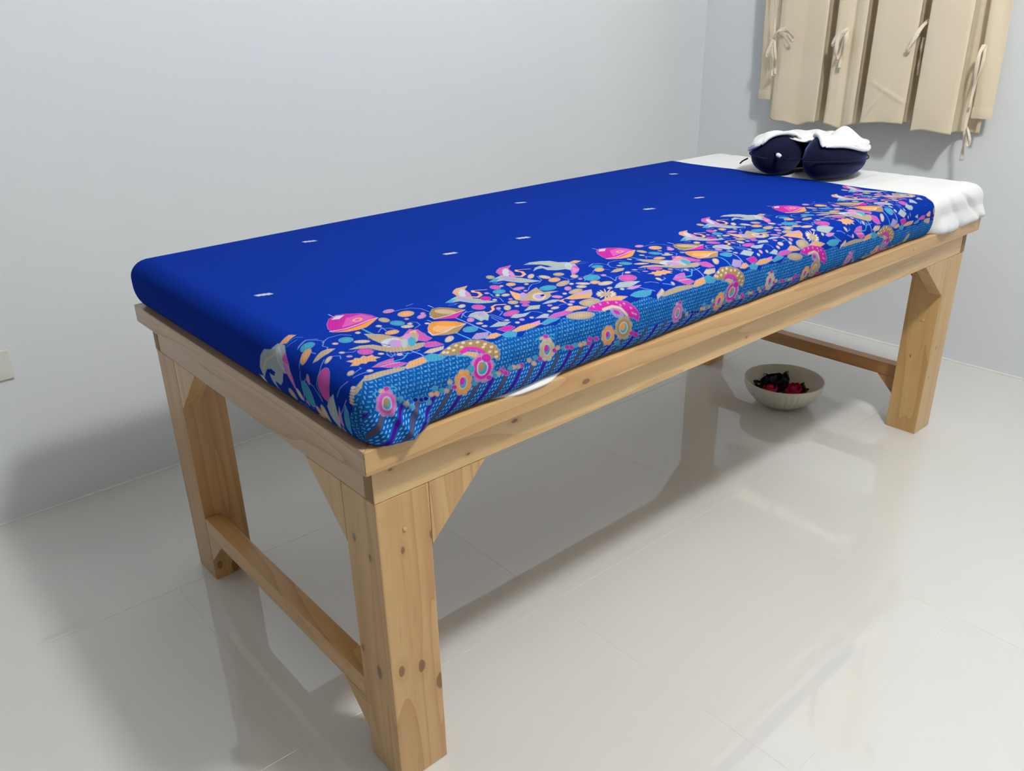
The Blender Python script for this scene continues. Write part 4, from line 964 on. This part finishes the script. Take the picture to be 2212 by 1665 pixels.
    # --- ribbon ties
    def ribbon(pts, w=.0075, n=40):
        w = w*1.35
        c = spline([(x, y-.012-.018*(y-.3)/.7, z+.004) for x, y, z in pts], n); P = np.zeros((n, 4, 3)); T = np.gradient(c, axis=0)
        for i in range(n):
            tt = T[i]/np.linalg.norm(T[i]); s = np.cross(tt, (1, 0, 0)); s = s/(np.linalg.norm(s)+1e-9)
            tw = .9*math.sin(i*.22); s = s*math.cos(tw)+np.array([1, 0, 0])*math.sin(tw)*.7
            nn = np.cross(s, tt)
            P[i] = [c[i]-s*w/2, c[i]-s*w/6+nn*.0008, c[i]+s*w/6+nn*.0008, c[i]+s*w/2]
        o = link('tie', grid_mesh('tie', P), M_TIE, t)
        md = o.modifiers.new('thick', 'SOLIDIFY'); md.thickness = .0012
    X = lambda d: CXW-d-(.030 if d > .08 else .02)
    ribbon([(X(.098), 1.028, 1.30), (X(.096), 1.022, 1.20), (X(.098), 1.010, 1.10)], .004)
    ribbon([(X(.100), 1.012, 1.085), (X(.110), .995, 1.110), (X(.112), .972, 1.118), (X(.112), .945, 1.110), (X(.116), .918, 1.088), (X(.118), .928, 1.082), (X(.112), .950, 1.100)], .011)
    ribbon([(X(.100), 1.012, 1.085), (X(.108), 1.022, 1.055), (X(.112), 1.032, 1.032), (X(.114), 1.026, 1.026), (X(.110), 1.016, 1.050)], .008)
    ribbon([(X(.100), 1.012, 1.080), (X(.103), 1.008, 1.03), (X(.101), 1.004, .985), (X(.100), 1.000, .958)], .009)
    ribbon([(X(.100), 1.008, 1.085), (X(.102), .996, 1.03), (X(.101), .992, .99), (X(.100), .990, .965)], .008)
    ribbon([(X(.088), .724, 1.122), (X(.104), .728, 1.112), (X(.112), .748, 1.095), (X(.112), .765, 1.070), (X(.110), .758, 1.066), (X(.106), .738, 1.090), (X(.100), .728, 1.110)], .010)
    ribbon([(X(.092), .726, 1.115), (X(.112), .742, 1.090), (X(.116), .744, 1.050), (X(.116), .738, 1.022), (X(.112), .732, 1.040), (X(.104), .728, 1.100)], .010)
    ribbon([(X(.092), .724, 1.115), (X(.112), .712, 1.098), (X(.114), .716, 1.060), (X(.110), .722, 1.020), (X(.108), .726, .992)], .011)
    ribbon([(X(.060), .458, 1.146), (X(.085), .460, 1.128), (X(.105), .470, 1.100), (X(.112), .484, 1.066), (X(.110), .492, 1.052), (X(.106), .482, 1.060), (X(.098), .468, 1.100)], .011)
    ribbon([(X(.070), .464, 1.09), (X(.072), .466, 1.04), (X(.066), .466, .972)], .006)
    ribbon([(X(.072), .268, 1.070), (X(.088), .266, 1.040), (X(.086), .268, .98), (X(.080), .272, .90), (X(.080), .274, .84), (X(.078), .272, .80), (X(.072), .272, .765), (X(.070), .270, .715)], .009, 60)
    ribbon([(X(.072), .262, 1.066), (X(.080), .258, 1.02), (X(.082), .264, .96), (X(.082), .268, .88)], .007)
    ribbon([(X(.078), .270, .82), (X(.084), .256, .812), (X(.088), .246, .79), (X(.088), .244, .772), (X(.086), .250, .768), (X(.082), .260, .785), (X(.078), .270, .80)], .006)
    rod = thing('curtain_rod', 'plain white rod carrying the beige curtain', 'rod', (CXW-.05, .63, ZTOP+.006))
    mr = plain('rod_white', (.75, .74, .70, 1), .4)
    link('rod', grid_mesh('rod', tube_grid([(CXW-.055, 1.12, ZTOP-.003), (CXW-.055, .15, ZTOP-.003)], .009, 16), close_v=True), mr, rod)
    for y in (1.10, .17):
        board('bracket', (CXW-.062, y-.006, ZTOP-.014), (CXW-.0005, y+.006, ZTOP+.010), mr, rod, .001)
curtain()

# ================================================================ BOWL WITH SOAP FLOWERS
BC = np.array([1.797, .420])
def bowl():
    prof = [(.002, .0035), (.050, .0035), (.055, .0006), (.062, .0006), (.066, .004), (.074, .010), (.089, .022), (.102, .036), (.1125, .051), (.1195, .066), (.1235, .078), (.1262, .0855),
            (.1258, .0875), (.1240, .0878), (.1222, .0860), (.1195, .077), (.1155, .065), (.1085, .051), (.098, .037), (.085, .024), (.066, .0145), (.040, .0115), (.002, .011)]
    pr = spline([(r, z, 0) for r, z in prof], 90)[:, :2]
    n = 240; a = np.linspace(0, 2*np.pi, n, endpoint=False)
    P = np.zeros((len(pr), n, 3))
    mid = len(pr)*12/22
    for i, (r, z) in enumerate(pr):
        rib = .0032*np.abs(np.sin(a*21)) if (i < mid and .010 < z < .080) else 0*a
        rib = rib*sst(z, .010, .022)*(1-sst(z, .070, .080)) if i < mid else rib
        rr = np.maximum(r, .001)+rib
        P[i, :, 0] = BC[0]+rr*np.cos(a); P[i, :, 1] = BC[1]+rr*np.sin(a); P[i, :, 2] = z
    o = link('bowl', grid_mesh('bowl', P, close_v=True, flip=True), plain('cream_glaze', (.66, .63, .55, 1), .28, .5, .04, 30))
    o['label'] = 'cream ceramic bowl with a fluted outside on the floor under the table'; o['category'] = 'bowl'
bowl()

def petal_mesh(name, w, h, cup, leaf=False):
    nu, nv = 9, 8; P = np.zeros((nu, nv, 3))
    for i in range(nu):
        for j in range(nv):
            u = i/(nu-1)*2-1; v = j/(nv-1)
            ww = w*math.sin(min(1, v*1.15+.12)*math.pi*.62) if not leaf else w*(.06+math.sin(math.pi*v**.8)*.94)
            P[i, j] = (u*ww, cup*(1-u*u)*math.sin(v*2.2)*-1+cup*.9*v*v*1.3, h*v-.12*h*u*u*v)
    return grid_mesh(name, P)

def flower(c, r, mat, label, tilt=(0, 0), leaves=(), nlay=3, center=None):
    t = thing('soap_flower', label, 'flower', tuple(c), 'soap flowers in the bowl')
    t.rotation_euler = (tilt[0], tilt[1], 0)
    def add(name, me, m, loc, rot):
        o = bpy.data.objects.new(name, me); COL.objects.link(o)
        if not me.materials: me.materials.append(m)
        o.parent = t; o.location = loc; o.rotation_euler = rot
        return o
    # heart of the bloom
    u = np.linspace(0, np.pi, 10)
    core = tube_grid(np.array([(0, 0, z) for z in np.linspace(r*.25, r*1.05, 10)]), np.clip(.30*r*np.sin(u*.9+.25), .001, 1), 14)
    o = add('bloom_core', grid_mesh('bloom_core', core, close_v=True), center or mat, (0, 0, 0), (0, 0, 0))
    for lay in range(nlay):
        npet = 4+lay*2; me = petal_mesh('petal', r*(.40+.17*lay), r*(.98-.10*lay), r*(.18+.05*lay))
        for i in range(npet):
            a = 2*np.pi*(i+.5*(lay % 2))/npet+lay*.4
            rad = r*(.16+.15*lay)
            add('petal', me, mat, (rad*math.sin(a), -rad*math.cos(a), r*.12), (math.radians(12+lay*24), 0, a))
    if leaves:
        lm = petal_mesh('leaf', r*.50, r*1.15, r*.18, True)
        for (ang, lean) in leaves:
            o = add('leaf', lm, M_LEAF, (r*.45*math.sin(ang), -r*.45*math.cos(ang), r*.10), (math.radians(lean), 0, ang))
            o['label'] = 'dark green leaf'
    base = tube_grid(np.array([(0, 0, z) for z in np.linspace(-r*.12, r*.35, 6)]), np.array([.30, .42, .45, .42, .34, .2])*r, 14)
    add('calyx', grid_mesh('calyx', base, close_v=True), M_LEAF, (0, 0, 0), (0, 0, 0))
M_LEAF = plain('leaf_green', (.020, .070, .018, 1), .5, .4, .3, 60)
M_PURP = plain('petal_dark_purple', (.020, .008, .030, 1), .32, .5, .4, 60)
M_PINK = plain('petal_crimson_pink', (.62, .022, .115, 1), .45, .4, .25, 60)
M_BLUE = plain('petal_violet', (.12, .07, .36, 1), .45, .4, .2, 60)
flower((1.823, .462, .0235), .050, M_PURP, 'glossy dark purple soap flower with green leaves in the bowl', (-.25, -.22), [(1.2, 52), (3.6, 46), (5.0, 55), (2.6, 50)])
flower((1.772, .447, .0300), .030, M_PINK, 'small pink soap flower half hidden by the front rim of the bowl', (-.1, -.1), [], 2)
flower((1.828, .394, .0245), .036, M_PINK, 'crimson pink soap flower with a green leaf at the right of the bowl', (-.10, -.25), [(1.05, 40), (.4, 60)])
flower((1.787, .404, .0215), .020, M_BLUE, 'tiny violet soap flower in front of the crimson one', (.1, -.2), [], 2)

# ================================================================ WALL SOCKET
def socket():
    y = R_['y1']; x1 = -.1765; x0 = x1-.122; z0, z1 = .383, .457
    t = thing('wall_socket', 'off-white plastic socket plate low on the long wall at the left edge', 'socket', ((x0+x1)/2, y, (z0+z1)/2))
    m = plain('socket_plastic', (.70, .71, .67, 1), .4, .5, .03); md = plain('socket_dark', (.04, .04, .04, 1), .6)
    board('plate', (x0, y-.0085, z0), (x1, y-.0003, z1), m, t, .0025)
    board('insert', (x0+.018, y-.0100, z0+.012), (x1-.018, y-.0080, z1-.012), m, t, .0012)
    for cx in (x0+.038, x1-.038):
        for dx in (-.009, .009):
            board('slot', (cx+dx-.0015, y-.0104, .414), (cx+dx+.0015, y-.0099, .428), md, t, 0)
socket()
